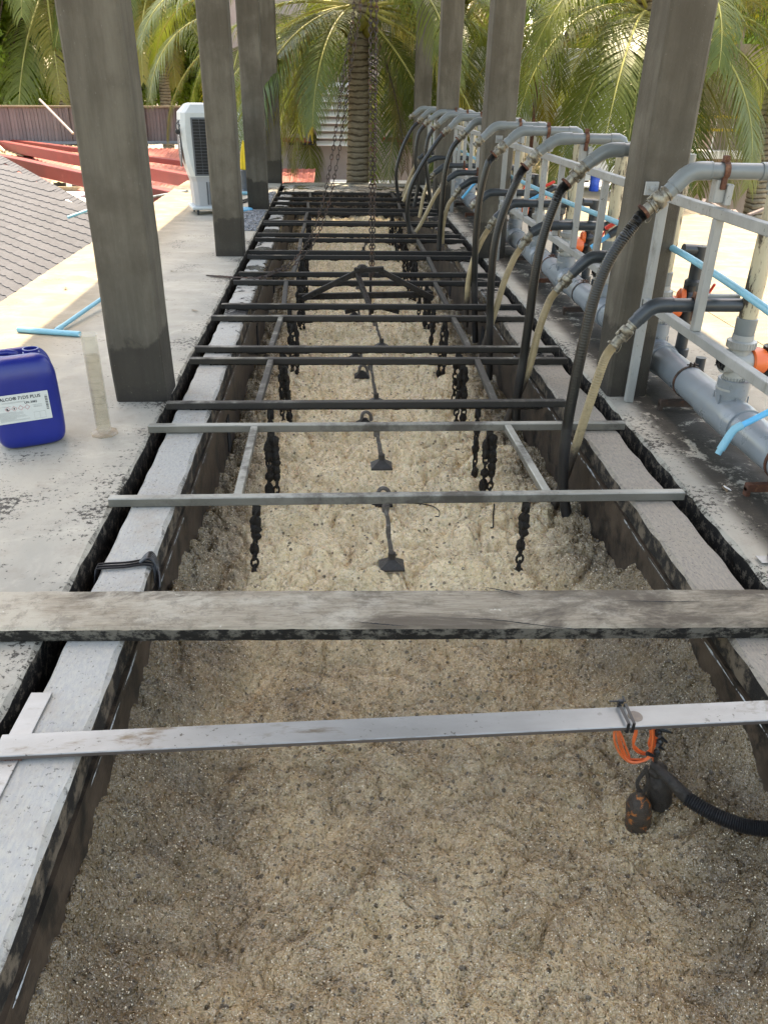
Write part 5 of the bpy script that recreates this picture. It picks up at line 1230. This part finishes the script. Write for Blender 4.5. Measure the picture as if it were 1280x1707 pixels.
mb = MB(); mb.box(local(t, (-9.0, 19.75, -2.05)), (7.2, .1, 2.8)); mb.build('side_wall', M['khaki'], t)
t = thing('handrail', 'thin pale handrail beyond the edge of the left deck', 'rail', (-2.8, 12.5, -.2)); mb = MB(); mb.tube([local(t, p) for p in spline([PY(243, 330, 14.0), PY(275, 324, 13.6), PY(312, 318, 13.2)], 12)], .022, 10); mb.build('rail', M['steelpole'], t, smooth=60)
for a, b, lab_ in (((66, 165), (122, 222), 'pale wooden prop leaning against the board fence'), ((-6, 238), (8, 252), 'pale prop end at the left edge above the red roof')):
    t = thing('wooden_prop', lab_, 'pole', PY(*b, 23.5)); mb = MB(); A = local(t, PY(*a, 24.4)); mb.tube([A, A*.5, (0, 0, 0)], .03, 8); mb.build('pole', M['cream'], t)
# board fence
FA, FB = PY(-60, 238, 25), PY(346, 226, 26); 
t = thing('board_fence', 'weathered upright board fence behind the red roofs on the left', 'fence', (FA.x, FA.y, FA.z)); dv = Vector((FB.x-FA.x, FB.y-FA.y, 0)); Lf = dv.length; dn_ = dv/Lf
nb = int(Lf/.095); rotf = Matrix.Rotation(math.atan2(dn_.y, dn_.x), 3, 'Z')
htop = lambda u_: PY(-60, 185, 25).z+(PY(346, 180, 26).z-PY(-60, 185, 25).z)*u_
mesh_b = []
for i in range(4): mb = MB(); mb.box((0, 0, .43), (.088+.003*i, .02, .96), ch=.004); mesh_b.append(mb.mesh('fence_board', M['board']))
for i in range(nb):
    o = link('fence_board', random.choice(mesh_b), t); p = dn_*(i+.5)*Lf/nb; o.location = (p.x, p.y+random.uniform(-.01, .01), .0+.06*i/nb+random.uniform(-.01, .008)); o.rotation_euler = (0, random.uniform(-.012, .012), math.atan2(dn_.y, dn_.x))
    if i % 22 == 8: mb = MB(); mb.box((p.x, p.y-.04, .44), (.08, .05, .98), rotf); mb.build('fence_post', M['board'], t)
mb = MB(); mb.beam((0, .03, .44), (dv.x, dv.y+.03, .50), .02, .9, ch=0); mb.build('backing', M['board'], t)
mb = MB(); mb.beam((0, -.01, .935), (dv.x, dv.y-.01, .995), .10, .05, ch=.005); mb.build('cap_rail', M['khaki'], t)
mb = MB(); mb.beam((0, -.06, .0), (dv.x, dv.y-.06, .06), .12, .07, ch=.005); mb.build('flashing', M['pvcblue'], t)

# centre building behind the palm
t = thing('pink_building', 'pinkish rendered building behind the middle palm with stepped louvres', 'building', (.5, 22.2, -3.4))
mb = MB(); mb.box((.0, 3.0, 3.4), (6.2, 5.6, 9.6)); mb.build('wall', M['pinkwall'], t)
for x0p, x1p, top, bot, n in ((528, 583, 140, 238, 9), (385, 412, 190, 242, 6)):
    for i in range(n):
        py_ = top+(bot-top)*i/(n-1); A, B = PY(x0p, py_, 22.1), PY(x1p, py_, 22.1); mb = MB(); rotl = Matrix.Rotation(R(38), 3, 'X')
        mb.box(local(t, ((A.x+B.x)/2, 22.05, A.z)), (B.x-A.x, .16, .015), rotl); mb.build('louvre_blade', M['white'], t)
        mb = MB(); mb.box(local(t, ((A.x+B.x)/2, 22.14, A.z-.055)), (B.x-A.x-.02, .06, .02)); mb.build('louvre_rail', M['cream'], t)
for x0p, x1p, a, b in ((462, 514, 150, 228), (640, 690, 150, 228)):
    A, B = PY(x0p, a, 22), PY(x1p, b, 22); mb = MB(); mb.box(local(t, ((A.x+B.x)/2, 21.98, (A.z+B.z)/2)), (B.x-A.x, .5, A.z-B.z), ch=.01); mb.build('balcony_panel', M['cream'], t)
    mb = MB(); mb.box(local(t, ((A.x+B.x)/2, 21.95, B.z-.05)), (B.x-A.x+.1, .56, .10)); mb.build('balcony_edge', M['redbeam'], t)
    mb = MB(); mb.box(local(t, ((A.x+B.x)/2+.2, 22.0, B.z-.13)), (B.x-A.x-.1, .5, .08)); mb.build('balcony_beam', M['dark'], t)
for (a, b, c2) in ((514, 160, 235), (669, 170, 232)):
    A = PY(a, b, 21.6); B = PY(a, c2, 21.6); mb = MB(); mb.tube([local(t, A), local(t, B)], .06, 10); mb.build('downpipe', M['coolerdark'], t)
# small red awning roof + white roof slabs
t = thing('red_awning', 'small red corrugated roof low on the left of the middle palm', 'roof', (-.9, 19.5, -.6)); corr(-2.9, -.45, 18.3, 20.6, -.50, -.28, .14, .014, M['redroof'], 'roof_sheet', t)
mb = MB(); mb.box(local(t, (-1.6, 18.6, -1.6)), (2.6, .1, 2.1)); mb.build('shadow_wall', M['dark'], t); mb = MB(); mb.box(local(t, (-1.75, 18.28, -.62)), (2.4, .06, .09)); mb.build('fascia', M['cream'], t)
tag(link('paved_yard', None), 'x', None) if False else None
t = thing('white_roof_slab', 'sunlit white flat roof just beyond the far tank wall', 'roof', (2, 18.5, -.5)); mb = MB(); mb.box(local(t, (3.6, 18.75, -.62)), (7.4, 3.9, .2), ch=.01); mb.box(local(t, (-3.2, 18.4, -.80)), (6.2, 4.8, .12)); mb.build('slab', M['white'], t)
mb = MB(); mb.box(local(t, (3.6, 18.8, -2.1)), (7.0, 3.6, 2.7)); mb.build('wall', M['cream'], t)
# white sheeting screen
t = thing('sheet_screen', 'tall translucent white sheet screen with thin wires, behind the right palm', 'screen', (5.0, 20, -3.4))
A, B = PY(745, 75, 20), PY(1030, 262, 20); mb = MB(); mb.box(local(t, ((A.x+B.x)/2, 20, (A.z-.4)/2+.0)), (B.x-A.x, .05, A.z+.4), ch=.005); mb.build('sheet', M['sheet'], t)
for z in (.55, 1.05, 1.55, 2.05): mb = MB(); mb.tube([local(t, (A.x, 19.95, z+.02)), local(t, (B.x, 19.95, z))], .011, 5); mb.build('wire', M['inkgrey'], t)
for x in np.arange(A.x+.3, B.x, .75): mb = MB(); mb.tube([local(t, (x, 19.96, -.3)), local(t, (x, 19.96, A.z))], .010, 5); mb.build('wire', M['inkgrey'], t)
t = thing('iron_pole', 'short rusty iron pole in front of the white screen', 'pole', (3.9, 16.5, 0)); A, B = PY(895, 136, 15.2), PY(888, 215, 15.2); mb = MB(); mb.tube([local(t, A), local(t, (B.x, B.y, 0))], .035, 8); mb.build('pole', M['rust'], t)
# tan corrugated roof right of centre
t = thing('tan_roof', 'small tan corrugated roof seen between the white posts', 'roof', (3.7, 17.5, .0)); corr(2.9, 4.7, 16.2, 17.6, .0, .38, .12, .014, M['tanroof'], 'roof_sheet', t)
mb = MB(); mb.box(local(t, (3.8, 16.4, -1.6)), (1.6, .1, 3.1)); mb.build('wall', M['cream'], t)
# brown building right
t = thing('brown_building', 'brown clad building with railings at the far right', 'building', (12, 21, -3.4))
mb = MB(); mb.box((.9, 0, 2.6), (8.2, 2.4, 6.55)); mb.build('wall', M['brownwall'], t)
for z in (.75, 1.02): mb = MB(); mb.tube([local(t, (7.9, 19.6, z)), local(t, (16, 19.6, z))], .03, 8); mb.build('railing', M['yellow'], t)
for i in range(20): mb = MB(); mb.tube([local(t, (8.0+i*.4, 19.6, .3)), local(t, (8.0+i*.4, 19.6, 1.02))], .016, 6); mb.build('railing_post', M['white'], t)
for i in range(10): mb = MB(); mb.box(local(t, (8.3+i*.8, 19.78, 1.9)), (.05, .04, 1.9)); mb.build('cladding_batten', M['brownwall'], t)
mb = MB(); mb.box(local(t, (12, 19.5, .25)), (8.4, .9, .14)); mb.build('ledge', M['white'], t)
# little blue drum
p = PZ(992, 319, 0); t = thing('blue_drum', 'small blue drum standing on the far sunlit right terrace', 'drum', (p.x, p.y+.1, 0)); mb = MB(); mb.lathe((0, 0, 0), (0, 0, 1), [(0, .075), (.01, .08), (.10, .08), (.105, .084), (.115, .08), (.22, .08), (.225, .084), (.235, .08), (.34, .08), (.35, .07)], 20); mb.build('drum_body', plain('blue_drum_plastic', (.02, .10, .55), .35), t, smooth=30)
# clutter of pale debris along the terrace edge
for i in range(11):
    g = random.Random(i+5); px = 1140+i*13; q_ = PZ(px, 352+i*2.6, 0); t = thing('timber_offcut', f'{ORD[i].replace("nearest", "from the left")} timber offcut in the debris line on the terrace edge'.replace('from the left timber', 'from the left, a timber'), 'offcut', q_, group='timber offcuts along the terrace edge')
    mb = MB(); a = g.uniform(0, 3.1); mb.beam((0, 0, .03+.04*(i % 3)), (math.cos(a)*g.uniform(.2, .6), math.sin(a)*.3, .05+.06*(i % 3)), .05, .03, ch=.004); mb.build('timber', M['board' if i % 3 else 'cream'], t)

# ------------------------------------------------------------------ palms
def frond_mesh(el, droop, L, seed, mat, hang=1.0, npair=100):
    g = random.Random(seed); mb = MB(); n = 26; P = []; T = []; p = Vector((0, 0, 0)); tw_ = g.uniform(-.15, .15)
    for i in range(n+1):
        s = i/n; th_ = R(el)-R(droop)*s**1.25
        th_ = max(th_, R(-88)); d = Vector((math.cos(th_), tw_*s*.6, math.sin(th_))).normalized(); P.append(p.copy()); T.append(d); p = p+d*(L/n)
    rv = [max(.004, .032*(1-.9*i/n)) for i in range(n+1)]
    mb.tube(P, rv, 5, mi=1)
    vs = []; fs = []
    for i in range(npair):
        s = .14+.86*(i+.5)/npair; f = s*n; k = min(int(f), n-1); pos_ = P[k].lerp(P[k+1], f-k); t_ = T[k].lerp(T[k+1], f-k).normalized()
        side = Vector((0, 0, 1)).cross(t_)
        side = side.normalized() if side.length > .05 else Vector((0, 1, 0)); nn = t_.cross(side)
        if nn.z < 0: nn = -nn
        ll = L*.235*(math.sin(math.pi*min(1, .10+.86*s))**.55)*g.uniform(.85, 1.1)
        for sg in (-1, 1):
            if g.random() < .03: continue
            fw_ = .35+.75*s+g.uniform(-.1, .1)
            d = (side*sg+t_*fw_+nn*(.25*(1-s)+g.uniform(-.08, .08))).normalized(); q_ = pos_.copy(); m = 4; w0 = .0125*L/3.6; gv = hang*g.uniform(.75, 1.15)
            wv = d.cross(nn).normalized(); b0 = len(vs)
            for j in range(m+1):
                v_ = j/m; ww = w0*(.55+1.2*v_ if v_ < .3 else 1.0*(1-v_)**.65+.02)
                vs += [q_-wv*ww, q_+wv*ww]
                d2 = (d+Vector((0, 0, -1))*gv*(v_+.12)*.62).normalized(); d = d2
                q_ = q_+d*(ll/m); w2 = d.cross(Vector((side*sg).cross(d))); w2 = w2.cross(d)
                wv = (wv-d*wv.dot(d)); wv = wv.normalized() if wv.length > 1e-3 else side
            for j in range(m): a = b0+2*j; fs.append((a, a+1, a+3, a+2))
    mb.add(vs, fs, 0); return mb.mesh('frond', [mat, M['rachis'] if mat is not M['frondb'] else M['bark']], fixn=False)
FM = {}
ELS = [(78, 75), (62, 95), (45, 105), (28, 105), (8, 90), (-12, 72), (-35, 50)]
for i, (el, dr) in enumerate(ELS):
    for s in range(2): FM[(i, s)] = frond_mesh(el, dr, 3.6, 10*i+s, M['frond'] if not (i == 5 and s) else M['frondy'], hang=.9+.1*s)
FM['dead'] = frond_mesh(-62, 24, 2.9, 91, M['frondb'], hang=2.2, npair=46); FM['yel'] = frond_mesh(-45, 42, 3.3, 92, M['frondy'], hang=1.3)
def palm(label, crown, sc_, r, base, seed, extra=(), n=26, trunk_pts=None, clear=False):
    g = random.Random(seed); crown = Vector(crown); t = thing('coconut_palm', label, 'palm tree', (base[0], base[1], -3.4), group='coconut palms round the platform')
    tp = spline([Vector((base[0], base[1], -3.4))]+[Vector(p) for p in (trunk_pts or [])]+[crown], 200)
    rr = [r*(1.18-.3*i/200)*(1+(.055 if (i % 3 == 0) else -.01)+.0*i) for i in range(201)]
    mb = MB(); mb.tube([local(t, p) for p in tp], rr, 16); mb.build('trunk', M['trunk'], t, smooth=60)
    mb = MB(); 
    for i in range(9):
        a = i*.7; blob(mb, local(t, crown)+Vector((math.cos(a)*.24*sc_, math.sin(a)*.24*sc_, -.28*sc_-.1*(i % 3))), (.10*sc_, .10*sc_, .13*sc_), i)
    mb.build('coconut_cluster', M['frondy'], t, smooth=60)
    mb = MB()
    for i in range(10):
        a = i*2.4; A = local(t, crown)+Vector((0, 0, -.15)); d = Vector((math.cos(a), math.sin(a), .9)).normalized(); mb.tube([A+d*.05, A+d*.35*sc_, A+d*.6*sc_+Vector((0, 0, .05))], [.09*sc_, .06*sc_, .03*sc_], 6, flat=.5)
    mb.build('leaf_sheath', M['trunk'], t, smooth=60)
    for i in range(n):
        k = min(6, int(7*((i+.5)/n)**.85)); az = i*2.39996+seed+g.uniform(-.25, .25)
        if clear and k >= 3 and math.cos(az+math.pi/2) > .72: az += 1.1
        o = link('frond', FM[(k, g.randint(0, 1))], t); o.location = local(t, crown)+Vector((math.cos(az)*.1, math.sin(az)*.1, -.02*i*.5)); o.rotation_euler = (g.uniform(-.1, .1), g.uniform(-.1, .1), az); s_ = sc_*g.uniform(.88, 1.1); o.scale = (s_,)*3
    for kind, az, s_ in extra:
        o = link('frond', FM[kind], t); o.location = local(t, crown)+Vector((math.cos(az)*.12, math.sin(az)*.12, -.12)); o.rotation_euler = (0, 0, az); o.scale = (s_,)*3
    return t
c = PY(596, -5, 16.2)
palm('middle coconut palm with ringed trunk rising just beyond the far tank wall', c, 1.02, .195, (.42, 16.2), 3, extra=(('yel', R(200), 1.0), ('yel', R(216), .92), ('dead', R(-18), .95), ((5, 0), R(12), 1.1), ((4, 0), R(180), 1.05), ((5, 0), R(165), 1.0), ((5, 0), R(190), 1.1), ((5, 0), R(222), 1.0), ((4, 1), R(-5), 1.1), ((5, 0), R(-112), .8), ((5, 1), R(-140), .9), ((6, 0), R(150), 1.0)), n=24, trunk_pts=[(.44, 16.2, -.5), (.47, 16.2, 1.2)], clear=True)
c = PY(1085, 5, 15.8)
palm('right coconut palm whose long fronds droop on both sides of the nearest right column', c, 1.1, .2, (c.x+.3, 15.8), 5, extra=(((3, 0), R(195), 1.0), ((4, 1), R(215), 1.05), ((5, 0), R(230), .95), ((4, 0), R(-20), 1.0), ((5, 0), R(-60), 1.0), ((6, 0), R(-80), .95), ((6, 1), R(-110), .95), ((5, 1), R(-35), 1.05)), n=28)
c = PY(75, -40, 33)
palm('left coconut palm behind the board fence, left of the nearest column', c, 1.45, .2, (c.x, 33), 8, n=34)
c = PY(262, -35, 33)
palm('coconut palm behind the board fence, seen between the first and second left columns', c, 1.45, .2, (c.x-.3, 33), 11, extra=(('dead', R(-60), 1.1), ('yel', R(-70), 1.1)), n=28)
c = PY(440, 20, 24.0)
palm('coconut palm behind the far left columns', c, 1.25, .18, (c.x, 24.0), 14, extra=(('yel', R(-100), .9),), n=24)
c = PY(760, -30, 19.0)
palm('coconut palm seen between the far right columns', c, 1.15, .19, (c.x+.2, 19.0), 17, n=30)
c = PY(1330, -60, 17.0)
palm('coconut palm at the far right edge by the brown building', c, 1.0, .2, (c.x+.4, 17.0), 23, n=26)
# ------------------------------------------------------------------ broadleaf trees behind
def tree(label, x, y, z, r, n, seed, h=None):
    g = np.random.default_rng(seed); t = thing('broadleaf_tree', label, 'tree', (x, y, -3.4), group='broadleaf trees behind the palms')
    mb = MB(); mb.tube([(0, 0, 0), (.2, 0, (z+3.4)*.5), (0, 0, z+3.4)], [.28, .2, .08], 10)
    for i in range(7):
        a = i*2.4; mb.tube([(0, 0, (z+3.4)*.6), (math.cos(a)*r*.35, math.sin(a)*r*.35, (z+3.4)*.85), (math.cos(a)*r*.7, math.sin(a)*r*.7, z+3.4+.3*r)], [.12, .07, .03], 6)
    mb.build('trunk', M['bark'], t, smooth=60)
    nc = 60; cc = g.normal(size=(nc, 3)); cc /= np.linalg.norm(cc, axis=1)[:, None]; cc *= (g.random((nc, 1))**.4)*r*np.array([[1, .8, .95]]); cr = g.uniform(.18, .34, nc)*r
    k = g.integers(0, nc, n); d = g.normal(size=(n, 3)); d /= np.linalg.norm(d, axis=1)[:, None]; p = cc[k]+d*(cr[k]*g.random(n)**.35)[:, None]+np.array([0, 0, z+3.4])
    a = g.normal(size=(n, 3)); a /= np.linalg.norm(a, axis=1)[:, None]; b = np.cross(a, d); b /= np.linalg.norm(b, axis=1)[:, None]+1e-6; s = g.uniform(.09, .17, n)[:, None]
    V = np.stack([p-a*s, p+b*s*.5, p+a*s, p-b*s*.5], 1).reshape(-1, 3); F = [(4*i, 4*i+1, 4*i+2, 4*i+3) for i in range(n)]
    mb = MB(); mb.add(V.tolist(), F); mb.build('crown', M['leaf'], t, fixn=False)
for i, (px, py, y, r, lab_) in enumerate(((-60, 60, 33, 4.2, 'bright green broadleaf tree at the far left edge'), (60, 90, 36, 4.0, 'broadleaf tree filling the gap behind the left palms'), (200, 60, 35, 4.0, 'broadleaf tree between the two left palms'), (330, 50, 36, 4.2, 'broadleaf tree behind the second left column'),
        (560, -60, 40, 4.5, 'tall broadleaf tree far behind the middle palm'), (900, 0, 34, 3.9, 'leafy green tree above the white sheet screen'), (1010, -20, 36, 4.0, 'leafy green tree behind the right palm'), (1235, 20, 31, 3.8, 'dark leafy tree above the brown building at the top right'), (730, -20, 38, 4.2, 'leafy tree behind the far right columns'), (1390, 30, 33, 4., 'leafy tree beyond the right edge'), (1120, 30, 35, 4., 'leafy tree hidden behind the nearest right column'))):
    p = PY(px, py, y); tree(lab_, p.x, y, p.z, r*.8, 11000, 100+i)

# ------------------------------------------------------------------ small scraps
t = thing('wire_scrap', 'curled black strap end poking from under the nearest ladder frame', 'strap', PY(700, 838, 2.83)); mb = MB()
mb.tube([local(t, p) for p in spline([PY(640, 838, 2.84), PY(690, 839, 2.83), PY(718, 843, 2.82), PY(731, 851, 2.82), PY(732, 860, 2.82), PY(725, 861, 2.82)], 24)], .004, 6, flat=.5); mb.build('strap', M['blackpl'], t, smooth=60)
t = thing('wire_scrap', 'thin dark wire dangling left of the right-hand near chain', 'wire', PY(823, 846, 2.83)); mb = MB()
mb.tube([local(t, p) for p in spline([PY(824, 840, 2.83), PY(822, 860, 2.83), PY(822, 878, 2.83), PY(817, 880, 2.83)], 12)], .0035, 6); mb.build('wire', M['sludge'], t, smooth=60)
t = thing('plastic_scrap', 'small white plastic scrap on the mouldy right walkway', 'litter', PZ(1212, 815, .004)); mb = MB(); mb.box((0, 0, .004), (.035, .018, .004), Matrix.Rotation(.5, 3, 'Y'), ch=.001); mb.build('scrap', M['white'], t)
t = thing('metal_offcut', 'bent bright metal offcut at the right edge beside the gutter', 'litter', PZ(1275, 935, .004)); mb = MB(); mb.box((0, 0, .006), (.05, .05, .003), ch=.001); mb.box((.02, 0, .02), (.003, .05, .03)); mb.build('offcut_sheet', M['bar'], t)
LM = []
for i in range(3):
    mb = MB(); n = 7; vs = []
    for j in range(n+1): u_ = j/n; w_ = .011*math.sin(math.pi*u_)**.7+.0004; vs += [((u_-.5)*.06, -w_, .004+.008*u_*u_*(i+1)*.5), ((u_-.5)*.06, w_, .006+.004*(1-u_))]
    mb.add(vs, [(2*j, 2*j+1, 2*j+3, 2*j+2) for j in range(n)]); LM.append(mb.mesh('dry_leaf', M['frondb'], fixn=False))
spots = [(-1.28, 4.9, 'beyond the first left column'), (-2.2, 6.6, 'on the sunlit strip beyond the cyan pipe'), (-1.45, 7.3, 'left of the second left column'), (-1.05, 5.9, 'by the left gutter'), (1.66, 2.9, 'on the right walkway by the gutter'), (1.72, 4.7, 'at the back of the first right column'), (-2.35, 8.9, 'near the roof edge of the left deck')]
for i, (x, y, lab_) in enumerate(spots):
    o = link('dry_leaf', LM[i % 3]); o.location = (x, y, .002); o.rotation_euler = (0, 0, i*1.9); tag(o, f'small curled dry leaf {lab_}', 'leaf', group='dry leaves on the decks')
